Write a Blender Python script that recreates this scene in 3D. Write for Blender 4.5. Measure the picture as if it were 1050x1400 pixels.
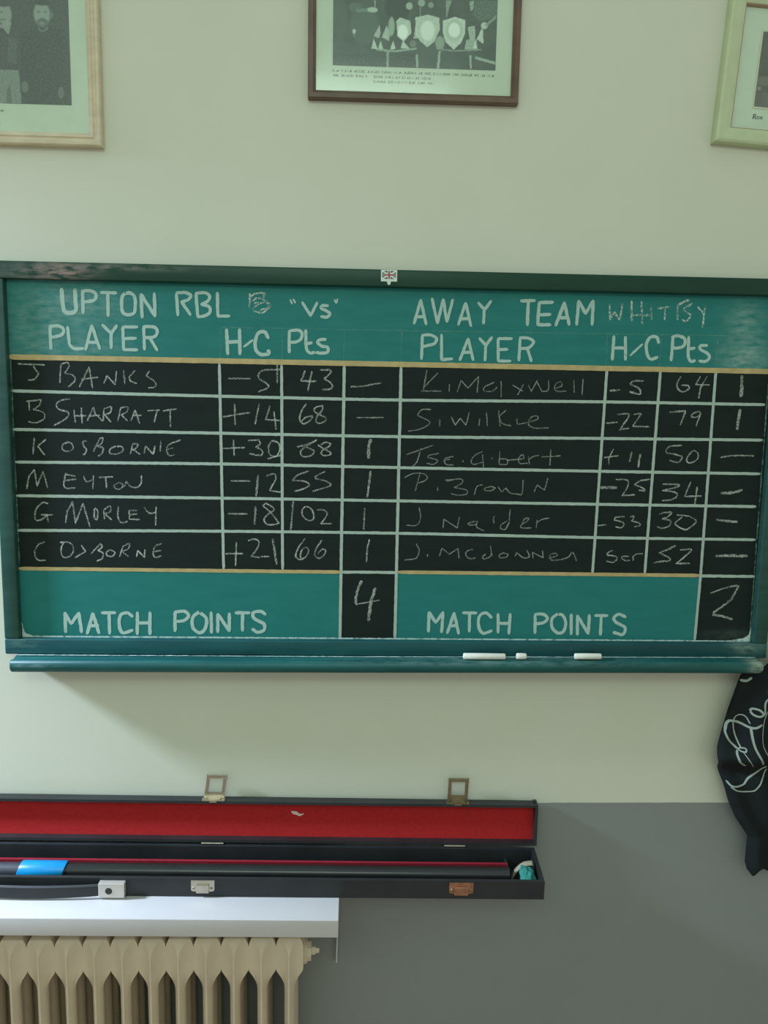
import bpy, bmesh, math, random
from mathutils import Vector, Matrix, noise

for o in list(bpy.data.objects):
    bpy.data.objects.remove(o)
SC = bpy.context.scene
COL = SC.collection
random.seed(7)

# ------------------------------------------------------------------ frame of reference
# The wall runs along world X; measurements are taken on the face of the scoreboard:
# X to the right, Y up from eye level (1.6 m above the floor), "out" = metres from the board face into the room.
EYE = 1.6
def P(X, Y, out=0.0):
    return Vector((X, -out, Y + EYE))
WALL = -0.022                      # the wall face lies 22 mm behind the board face

# ------------------------------------------------------------------ camera
cam_d = bpy.data.cameras.new('camera')
cam = bpy.data.objects.new('camera', cam_d)
COL.objects.link(cam)
def rot(rx, ry, rz):
    return Matrix.Rotation(rz, 3, 'Z') @ Matrix.Rotation(rx, 3, 'X') @ Matrix.Rotation(ry, 3, 'Y')
R = rot(0.13630267, 0.03764996, -0.01750095)
M3 = Matrix(((1, 0, 0), (0, 0, -1), (0, 1, 0))) @ R.transposed()
mw = M3.to_4x4(); mw.translation = Vector((0, -1.55, EYE))
cam.matrix_world = mw
cam_d.sensor_fit = 'VERTICAL'; cam_d.sensor_height = 36; cam_d.sensor_width = 27
cam_d.lens = 36 * 1100 / 1400
cam_d.clip_start = 0.02
SC.camera = cam

# ------------------------------------------------------------------ light
SC.view_settings.view_transform = 'Standard'
SC.view_settings.look = 'None'
SC.view_settings.gamma = 1
SC.view_settings.use_curve_mapping = False
SC.view_settings.exposure = 0.0
w = bpy.data.worlds.new('room_light'); SC.world = w; w.use_nodes = True
wt = w.node_tree; bgn = wt.nodes['Background']
# light coming back from the rest of the room: greenish from the ceiling, warmer from the floor
tc = wt.nodes.new('ShaderNodeTexCoord'); sx = wt.nodes.new('ShaderNodeSeparateXYZ'); rp = wt.nodes.new('ShaderNodeValToRGB'); mp = wt.nodes.new('ShaderNodeMapRange')
wt.links.new(tc.outputs['Generated'], sx.inputs[0]); wt.links.new(sx.outputs[2], mp.inputs[0])
mp.inputs[1].default_value = -1; mp.inputs[2].default_value = 1
rp.color_ramp.elements[0].position = 0.2; rp.color_ramp.elements[0].color = (1.0, 0.84, 0.84, 1)
rp.color_ramp.elements[1].position = 0.8; rp.color_ramp.elements[1].color = (0.83, 1.0, 0.95, 1)
wt.links.new(mp.outputs[0], rp.inputs[0]); wt.links.new(rp.outputs[0], bgn.inputs[0])
bgn.inputs[1].default_value = 0.60
def area(name, loc, target, sx, sy, power, col):
    d = bpy.data.lights.new(name, 'AREA'); d.shape = 'RECTANGLE'; d.size = sx; d.size_y = sy
    d.energy = power; d.color = col
    o = bpy.data.objects.new(name, d); COL.objects.link(o)
    o.location = loc
    o.rotation_euler = (Vector(target) - Vector(loc)).to_track_quat('-Z', 'Y').to_euler()
    return o
# daylight window in the left-hand wall, close to the scoreboard wall
area('window_daylight', (-2.4, -0.36, 2.26), (-0.45, -0.06, 0.45), 0.26, 0.30, 27, (0.62, 0.74, 1.0)).data.spread = math.radians(76)
# ceiling strip light out in the room
area('ceiling_strip_light', (-0.4, -3.0, 3.0), (0.1, 0.0, 1.9), 1.8, 0.6, 20, (0.74, 1.0, 0.84))

# ------------------------------------------------------------------ materials
def lin(c):
    return tuple((v / 12.92 if v <= 0.04045 else ((v + 0.055) / 1.055) ** 2.4) for v in c)
def s8(r, g, b):
    return lin((r / 255, g / 255, b / 255)) + (1,)
class NT:
    def __init__(s, name):
        s.m = bpy.data.materials.new(name); s.m.use_nodes = True
        s.t = s.m.node_tree; s.n = s.t.nodes; s.b = s.n['Principled BSDF']
    def new(s, typ, **kw):
        n = s.n.new(typ)
        for k, v in kw.items(): setattr(n, k, v)
        return n
    def link(s, a, b): s.t.links.new(a, b)
    def co(s, scale=(1, 1, 1), loc=(0, 0, 0)):
        g = s.new('ShaderNodeNewGeometry')
        mp = s.new('ShaderNodeMapping'); s.link(g.outputs['Position'], mp.inputs['Vector'])
        mp.inputs['Scale'].default_value = scale; mp.inputs['Location'].default_value = loc
        return mp.outputs[0]
    def noise(s, scale, detail=3, stretch=(1, 1, 1), rough=0.55):
        n = s.new('ShaderNodeTexNoise'); n.inputs['Scale'].default_value = scale
        n.inputs['Detail'].default_value = detail; n.inputs['Roughness'].default_value = rough
        s.link(s.co(stretch), n.inputs['Vector']); return n.outputs[0]
    def ramp(s, fac, stops):
        r = s.new('ShaderNodeValToRGB'); e = r.color_ramp.elements
        while len(e) < len(stops): e.new(0.5)
        for q, (p, c) in zip(e, stops): q.position = p; q.color = c
        s.link(fac, r.inputs[0]); return r.outputs[0]
    def math(s, op, a, b=None):
        n = s.new('ShaderNodeMath', operation=op)
        for i, v in enumerate((a, b)):
            if v is None: continue
            if isinstance(v, (int, float)): n.inputs[i].default_value = v
            else: s.link(v, n.inputs[i])
        n.use_clamp = False
        return n.outputs[0]
    def mix(s, fac, a, b):
        n = s.new('ShaderNodeMix', data_type='RGBA')
        for i, v in ((0, fac), (6, a), (7, b)):
            if isinstance(v, (int, float)): n.inputs[i].default_value = v
            elif isinstance(v, tuple): n.inputs[i].default_value = v
            else: s.link(v, n.inputs[i])
        return n.outputs[2]
    def bump(s, h, strength=0.2, dist=0.001):
        n = s.new('ShaderNodeBump'); n.inputs['Strength'].default_value = strength
        n.inputs['Distance'].default_value = dist
        s.link(h, n.inputs['Height']); s.link(n.outputs[0], s.b.inputs['Normal'])
    def sep(s):
        g = s.new('ShaderNodeNewGeometry'); x = s.new('ShaderNodeSeparateXYZ')
        s.link(g.outputs['Position'], x.inputs[0]); return x.outputs
    def blob(s, X, Z, rx, rz):
        """soft spot on the board face centred at world X, Z"""
        x = s.sep()
        dx = s.math('DIVIDE', s.math('SUBTRACT', x[0], X), rx)
        dz = s.math('DIVIDE', s.math('SUBTRACT', x[2], Z), rz)
        d = s.math('ADD', s.math('MULTIPLY', dx, dx), s.math('MULTIPLY', dz, dz))
        return s.math('POWER', 2.718, s.math('MULTIPLY', d, -1.0))

def flat(name, rgb, rough=0.6, var=0.08, scale=60, metal=0.0, bump=0.0, spec=0.5, stretch=(1, 1, 1)):
    t = NT(name)
    c = s8(*rgb)
    lo = tuple(v * (1 - var) for v in c[:3]) + (1,); hi = tuple(min(1, v * (1 + var)) for v in c[:3]) + (1,)
    n = t.noise(scale, 4, stretch)
    t.link(t.ramp(n, [(0.3, lo), (0.7, hi)]), t.b.inputs['Base Color'])
    t.b.inputs['Roughness'].default_value = rough; t.b.inputs['Metallic'].default_value = metal
    t.b.inputs['Specular IOR Level'].default_value = spec
    if bump: t.bump(n, bump, 0.0006)
    return t.m

def wall_material():
    t = NT('two_tone_wall_paint')
    n = t.noise(3.0, 4); n2 = t.noise(220, 3)
    up = t.ramp(n, [(0.3, s8(203, 208, 184)), (0.7, s8(209, 212, 190))])
    dn = t.ramp(n, [(0.3, s8(128, 134, 128)), (0.7, s8(134, 139, 132))])
    z = t.math('ADD', t.sep()[2], t.math('MULTIPLY', t.math('SUBTRACT', t.noise(25, 2), 0.5), 0.002))
    f = t.math('GREATER_THAN', z, EYE - 0.8255)
    t.link(t.mix(f, dn, up), t.b.inputs['Base Color'])
    t.b.inputs['Roughness'].default_value = 0.55
    t.bump(n2, 0.12, 0.0008)
    return t.m

def board_material(name, base, streak, dust=(), rough=0.55):
    """painted board with faint horizontal wipe marks; dust = chalk smears (X, Z, rx, rz, amount)"""
    t = NT(name)
    n = t.noise(14, 5, (1, 1, 4)); n2 = t.noise(60, 4, (0.6, 1, 1.8))
    c = t.ramp(n, [(0.3, s8(*base)), (0.75, s8(*streak))])
    for X, Z, rx, rz, a in dust:
        f = t.math('MULTIPLY', t.blob(X, Z, rx, rz), t.math('MULTIPLY', t.ramp(n2, [(0.30, (0, 0, 0, 1)), (0.75, (1, 1, 1, 1))]), a))
        c = t.mix(f, c, s8(170, 195, 180))
    t.link(c, t.b.inputs['Base Color'])
    t.b.inputs['Roughness'].default_value = rough
    t.b.inputs['Specular IOR Level'].default_value = 0.22
    t.bump(n2, 0.05, 0.0005)
    return t.m

def rail_material(name, base, hi, wear=(), rough=0.40):
    t = NT(name)
    n = t.noise(40, 4, (0.15, 1, 1.2)); n2 = t.noise(120, 3, (0.3, 1, 1))
    c = t.ramp(n, [(0.3, s8(*base)), (0.75, s8(*hi))])
    for X, Z, rx, rz, a, col in wear:
        f = t.math('MULTIPLY', t.blob(X, Z, rx, rz), t.math('MULTIPLY', t.ramp(n2, [(0.35, (0, 0, 0, 1)), (0.6, (1, 1, 1, 1))]), a))
        c = t.mix(f, c, s8(*col))
    t.link(c, t.b.inputs['Base Color'])
    t.b.inputs['Roughness'].default_value = rough
    t.b.inputs['Specular IOR Level'].default_value = 0.3
    t.bump(n2, 0.12, 0.0006)
    return t.m

def broken_material(name, rgb, lo, hi, scale, soft=0.0, top=1.0):
    """chalk: the board shows through the gaps in the stroke"""
    t = NT(name)
    t.b.inputs['Base Color'].default_value = s8(*rgb); t.b.inputs['Roughness'].default_value = 0.9
    t.b.inputs['Specular IOR Level'].default_value = 0.1
    n = t.noise(scale, 2); n2 = t.noise(38, 2)
    s = t.math('ADD', t.math('MULTIPLY', n, 0.6), t.math('MULTIPLY', n2, 0.4))
    f = t.ramp(s, [(lo, (soft, soft, soft, 1)), (hi, (top, top, top, 1))])
    tr = t.new('ShaderNodeBsdfTransparent'); mx = t.new('ShaderNodeMixShader')
    t.link(f, mx.inputs[0]); t.link(tr.outputs[0], mx.inputs[1]); t.link(t.b.outputs[0], mx.inputs[2])
    t.link(mx.outputs[0], t.n['Material Output'].inputs['Surface'])
    return t.m

def glass_material():
    t = NT('picture_glass')
    tr = t.new('ShaderNodeBsdfTransparent'); gl = t.new('ShaderNodeBsdfGlossy')
    tr.inputs[0].default_value = (0.985, 1.0, 0.985, 1)
    gl.inputs['Roughness'].default_value = 0.12
    mx = t.new('ShaderNodeMixShader'); mx.inputs[0].default_value = 0.04
    t.link(tr.outputs[0], mx.inputs[1]); t.link(gl.outputs[0], mx.inputs[2])
    t.link(mx.outputs[0], t.n['Material Output'].inputs['Surface'])
    return t.m

def print_material():
    t = NT('faded_photographic_print')
    a = t.new('ShaderNodeAttribute', attribute_name='ink')
    n = t.noise(700, 2)
    t.link(t.mix(t.math('MULTIPLY', n, 0.10), a.outputs['Color'], (0.3, 0.36, 0.3, 1)), t.b.inputs['Base Color'])
    t.b.inputs['Roughness'].default_value = 0.5
    return t.m

def vinyl_material():
    t = NT('black_grained_vinyl')
    n = t.noise(420, 3); n2 = t.noise(12, 3)
    t.link(t.ramp(n2, [(0.3, s8(26, 30, 30)), (0.75, s8(38, 42, 42))]), t.b.inputs['Base Color'])
    t.b.inputs['Roughness'].default_value = 0.48
    t.bump(n, 0.35, 0.0006)
    return t.m

MAT = dict(
    wall=wall_material(),
    floor=flat('worn_floor', (158, 138, 118), 0.6, 0.2, 8),
    teal=board_material('teal_header_paint', (30, 114, 106), (40, 124, 115),
        dust=((-0.53, EYE + 0.165, 0.10, 0.045, 0.45), (-0.60, EYE + 0.10, 0.06, 0.05, 0.25), (-0.50, EYE + 0.09, 0.08, 0.02, 0.3), (0.745, EYE + 0.16, 0.035, 0.04, 0.5), (0.75, EYE + 0.095, 0.045, 0.03, 0.75))),
    teal2=board_material('teal_match_points_paint', (30, 114, 106), (37, 121, 113)),
    black=board_material('blackboard_paint', (17, 30, 25), (22, 36, 30), dust=((0.76, EYE - 0.455, 0.05, 0.012, 0.12),), rough=0.7),
    rail_top=rail_material('dark_green_gloss_rail', (12, 55, 39), (20, 63, 46),
        wear=((-0.545, EYE + 0.224, 0.05, 0.014, 0.95, (160, 138, 126)), (-0.44, EYE + 0.235, 0.12, 0.006, 0.55, (130, 130, 118)), (-0.62, EYE + 0.222, 0.06, 0.02, 0.35, (110, 115, 100)))),
    rail_low=rail_material('blue_green_gloss_rail', (16, 66, 68), (24, 86, 84),
        wear=((-0.64, EYE - 0.475, 0.03, 0.02, 0.3, (110, 140, 120)), (0.79, EYE - 0.475, 0.03, 0.012, 0.6, (150, 175, 155)))),
    rail_side=rail_material('dark_green_side_rail', (34, 70, 62), (46, 86, 76)),
    tray=rail_material('blue_green_gloss_tray', (20, 74, 72), (32, 96, 90),
        wear=((0.80, EYE - 0.505, 0.018, 0.03, 1.0, (150, 165, 145)), (-0.62, EYE - 0.51, 0.05, 0.004, 0.4, (130, 160, 160)), (0.28, EYE - 0.5, 0.25, 0.006, 0.25, (150, 180, 170)))),
    gold=flat('gold_line_paint', (180, 162, 108), 0.55, 0.14, 50),
    line=flat('white_line_paint', (162, 182, 166), 0.6, 0.07, 80),
    letter=broken_material('brushed_white_lettering', (168, 196, 182), 0.22, 0.44, 160, 0.55),
    wear_and_highlight=broken_material('worn_edge_and_highlight', (190, 215, 205), 0.36, 0.52, 90, 0.25),  # worn board edge, and the painted highlight at the tray back
    guide=broken_material('faint_guide_line', (130, 175, 155), 0.40, 0.80, 120, 0.04),
    chalk_mark=broken_material('white_chalk_marks', (200, 210, 196), 0.40, 0.66, 420, 0.10, 0.85),
    chalk_faint=broken_material('thin_chalk_marks', (186, 196, 182), 0.38, 0.68, 420, 0.10, 0.68),
    chalk_broken=broken_material('scratchy_chalk_marks', (196, 212, 198), 0.44, 0.58, 300, 0.10, 0.92),
    chalk=flat('white_chalk', (226, 226, 210), 0.9, 0.05, 200, spec=0.1),
    cream_frame=flat('cream_wood_moulding', (206, 196, 164), 0.5, 0.10, 30, stretch=(1, 1, 3)),
    brown_frame=flat('brown_wood_moulding', (96, 76, 56), 0.45, 0.25, 60, stretch=(0.4, 1, 0.4)),
    gilt_frame=flat('pale_gilt_moulding', (186, 200, 156), 0.42, 0.06, 30),
    copper=flat('copper_slip', (160, 138, 112), 0.4, 0.1, 40),
    mount=flat('pale_card_mount', (202, 219, 194), 0.8, 0.03, 40),
    mount_edge=flat('cream_bevelled_mount', (206, 210, 176), 0.7, 0.03, 40),
    ink=flat('grey_caption_ink', (92, 118, 96), 0.8, 0.1, 200),
    black_ink=flat('black_caption_ink', (34, 52, 44), 0.8, 0.1, 200),
    print=print_material(), glass=glass_material(),
    vinyl=vinyl_material(),
    red=flat('red_felt_lining', (174, 42, 42), 0.95, 0.10, 140, spec=0.1),
    red_strip=flat('crimson_felt_edge', (134, 36, 46), 0.95, 0.10, 140, spec=0.1),
    steel=flat('nickel_plate', (196, 186, 168), 0.28, 0.08, 60, metal=0.95),
    brass=flat('tarnished_copper_plate', (182, 132, 104), 0.38, 0.25, 90, metal=0.85),
    bronze=flat('tarnished_bronze_plate', (150, 138, 110), 0.34, 0.2, 90, metal=0.9),
    steel_block=flat('satin_nickel_block', (206, 200, 188), 0.42, 0.04, 60, metal=0.55),
    dark=flat('dark_hole', (40, 38, 34), 0.5),
    cue=flat('black_lacquered_cue', (34, 36, 34), 0.22, 0.12, 20),
    cue_grey=flat('charcoal_cue_sleeve', (58, 62, 66), 0.4, 0.10, 20),
    blue=flat('bright_blue_tape', (8, 132, 184), 0.30, 0.05, 50),
    teal_cloth=flat('teal_rag', (40, 130, 116), 0.8, 0.12, 60),
    tan=flat('pale_leather_loop', (150, 146, 120), 0.6, 0.1, 60),
    thread=flat('white_fluff', (214, 190, 178), 0.9, 0.05, 100),
    shelf=flat('white_gloss_shelf_paint', (194, 192, 188), 0.22, 0.02, 12),
    radiator=flat('cream_radiator_enamel', (210, 195, 167), 0.36, 0.05, 18),
    cloth=flat('black_cotton_cloth', (26, 32, 31), 0.9, 0.15, 40, bump=0.2, spec=0.2),
    script=broken_material('pale_printed_script', (150, 164, 150), 0.20, 0.40, 200, 0.75),
    badge_white=flat('white_enamel', (206, 222, 206), 0.4, 0.03, 100),
    badge_red=flat('red_enamel', (150, 54, 60), 0.4, 0.05, 100),
    badge_blue=flat('navy_enamel', (28, 40, 52), 0.4, 0.05, 100),
)

# ------------------------------------------------------------------ builders
WM = {}
def tag(o, label=None, cat=None, group=None, kind=None):
    if label: o['label'] = label
    if cat: o['category'] = cat
    if group: o['group'] = group
    if kind: o['kind'] = kind
    return o
def thing(name, label, cat, loc, group=None, roll=0.0):
    o = bpy.data.objects.new(name, None); COL.objects.link(o)
    o.empty_display_size = 0.05
    o.location = loc; o.rotation_euler = (0, roll, 0)
    WM[o.name] = Matrix.Translation(loc) @ Matrix.Rotation(roll, 4, 'Y')
    return tag(o, label, cat, group)
def obj(name, bm, mat, parent=None, local=False, smooth=False, label=None, kind=None):
    """links a bmesh as one object; the shape is given in world space unless local=True"""
    me = bpy.data.meshes.new(name)
    o = bpy.data.objects.new(name, me); COL.objects.link(o)
    if parent is not None:
        o.parent = parent
        W = WM[parent.name]
        if not local: bm.transform(W.inverted())
        WM[o.name] = W
    else:
        if not local:
            c = sum((v.co for v in bm.verts), Vector()) / max(1, len(bm.verts))
            zmin = min(v.co.z for v in bm.verts); c.z = zmin
            bm.transform(Matrix.Translation(-c)); o.location = c
            WM[o.name] = Matrix.Translation(c)
    bmesh.ops.recalc_face_normals(bm, faces=bm.faces) if any(len(e.link_faces) > 1 for e in bm.edges) else None
    bm.to_mesh(me); bm.free()
    mats = mat if isinstance(mat, (list, tuple)) else [mat]
    for m in mats: me.materials.append(MAT[m])
    if smooth:
        for p in me.polygons: p.use_smooth = True
        try: me.set_sharp_from_angle(angle=math.radians(70 if name == 'section' else 38))
        except Exception: pass
    tag(o, label, None, None, kind)
    return o

def box(bm, x0, x1, y0, y1, z0, z1, bev=0.0, seg=2):
    r = bmesh.ops.create_cube(bm, size=1)
    vs = r['verts']
    for v in vs:
        v.co = Vector((x0 + (v.co.x + 0.5) * (x1 - x0), y0 + (v.co.y + 0.5) * (y1 - y0), z0 + (v.co.z + 0.5) * (z1 - z0)))
    if bev:
        es = list({e for v in vs for e in v.link_edges})
        bmesh.ops.bevel(bm, geom=es, offset=bev, segments=seg, affect='EDGES', profile=0.5)
def pbox(bm, X0, X1, Y0, Y1, o0, o1, bev=0.0, seg=2):
    box(bm, X0, X1, -o1, -o0, Y0 + EYE, Y1 + EYE, bev, seg)
def prism(bm, prof0, prof1, close=True):
    """skin between two matching closed profiles (lists of points)"""
    a = [bm.verts.new(p) for p in prof0]; b = [bm.verts.new(p) for p in prof1]
    n = len(a)
    for i in range(n):
        bm.faces.new((a[i], a[(i + 1) % n], b[(i + 1) % n], b[i]))
    if close:
        bm.faces.new(a[::-1]); bm.faces.new(b)
def cyl(bm, p0, p1, r0, r1=None, seg=20, cap=True):
    r1 = r0 if r1 is None else r1
    p0 = Vector(p0); p1 = Vector(p1); d = (p1 - p0).normalized()
    u = d.orthogonal().normalized(); v = d.cross(u)
    A = [p0 + (u * math.cos(2 * math.pi * i / seg) + v * math.sin(2 * math.pi * i / seg)) * r0 for i in range(seg)]
    B = [p1 + (u * math.cos(2 * math.pi * i / seg) + v * math.sin(2 * math.pi * i / seg)) * r1 for i in range(seg)]
    prism(bm, A, B, cap)
def smooth_line(pts, n=6):
    if len(pts) < 3: return pts
    out = []
    q = [pts[0] * 2 - pts[1]] + pts + [pts[-1] * 2 - pts[-2]]
    for i in range(1, len(q) - 2):
        a, b, c, d = q[i - 1:i + 3]
        for k in range(n):
            t = k / n
            out.append(0.5 * ((2 * b) + (c - a) * t + (2 * a - 5 * b + 4 * c - d) * t * t + (3 * b - a - 3 * c + d) * t ** 3))
    out.append(pts[-1]); return out
def resample(pts, step):
    out = [pts[0]]
    for a, b in zip(pts, pts[1:]):
        n = max(1, int(math.ceil((b - a).length / step)))
        for k in range(1, n + 1): out.append(a.lerp(b, k / n))
    return out
def ribbon(bm, pts, w, place, lift, jit=0.10, step=0.004, seed=0.0, caps=True):
    """hand-drawn stroke on a surface: pts are 2-D, place(X, Y, lift) -> world point"""
    pts = resample([Vector((p[0], p[1])) for p in pts], step)
    n = len(pts)
    L, Rr = [], []
    for i, p in enumerate(pts):
        d = (pts[min(i + 1, n - 1)] - pts[max(i - 1, 0)])
        if d.length < 1e-9: d = Vector((1, 0))
        d.normalize(); nn = Vector((-d.y, d.x))
        k = 1 + jit * noise.noise(Vector((p.x * 160 + seed, p.y * 160, seed)))* 2
        k2 = 1 + jit * noise.noise(Vector((p.x * 160 + seed, p.y * 160, seed + 9.3))) * 2
        if i in (0, n - 1) and caps:
            e = d * (w * 0.22) * (-1 if i == 0 else 1)
            L.append(p + nn * w * 0.3 + e); Rr.append(p - nn * w * 0.3 + e)
        else:
            L.append(p + nn * w * 0.5 * k); Rr.append(p - nn * w * 0.5 * k2)
    lv = [bm.verts.new(place(p.x, p.y, lift)) for p in L]; rv = [bm.verts.new(place(p.x, p.y, lift)) for p in Rr]
    for i in range(n - 1):
        bm.faces.new((lv[i], rv[i], rv[i + 1], lv[i + 1]))
def strokes(data, place, lift=0.0005, jit=0.12, step=0.004):
    """data: (width, smooth, x, y, x, y, ...) in tenths of a millimetre"""
    bm = bmesh.new(); n = 0
    for i, s in enumerate(data):
        pts = [Vector((s[k] * 1e-4, s[k + 1] * 1e-4)) for k in range(2, len(s), 2)]
        closed = s[1] and (pts[0] - pts[-1]).length < 1e-4
        runs = [smooth_line(pts)[:-1] if closed else smooth_line(pts)] if s[1] else []
        if not s[1]:                                       # a straight-sided letter is drawn stroke by stroke
            run = [pts[0]]
            for a, p, c in zip(pts, pts[1:], pts[2:]):
                run.append(p)
                if (p - a).normalized().dot((c - p).normalized()) < 0.80: runs.append(run); run = [p]
            runs.append(run + [pts[-1]])
        for r in runs:
            ribbon(bm, r, s[0] * 1e-4, place, lift + n * 0.000012, jit, step, seed=i * 3.7 + s[2] * 0.01, caps=not closed); n += 1
    return bm

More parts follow.
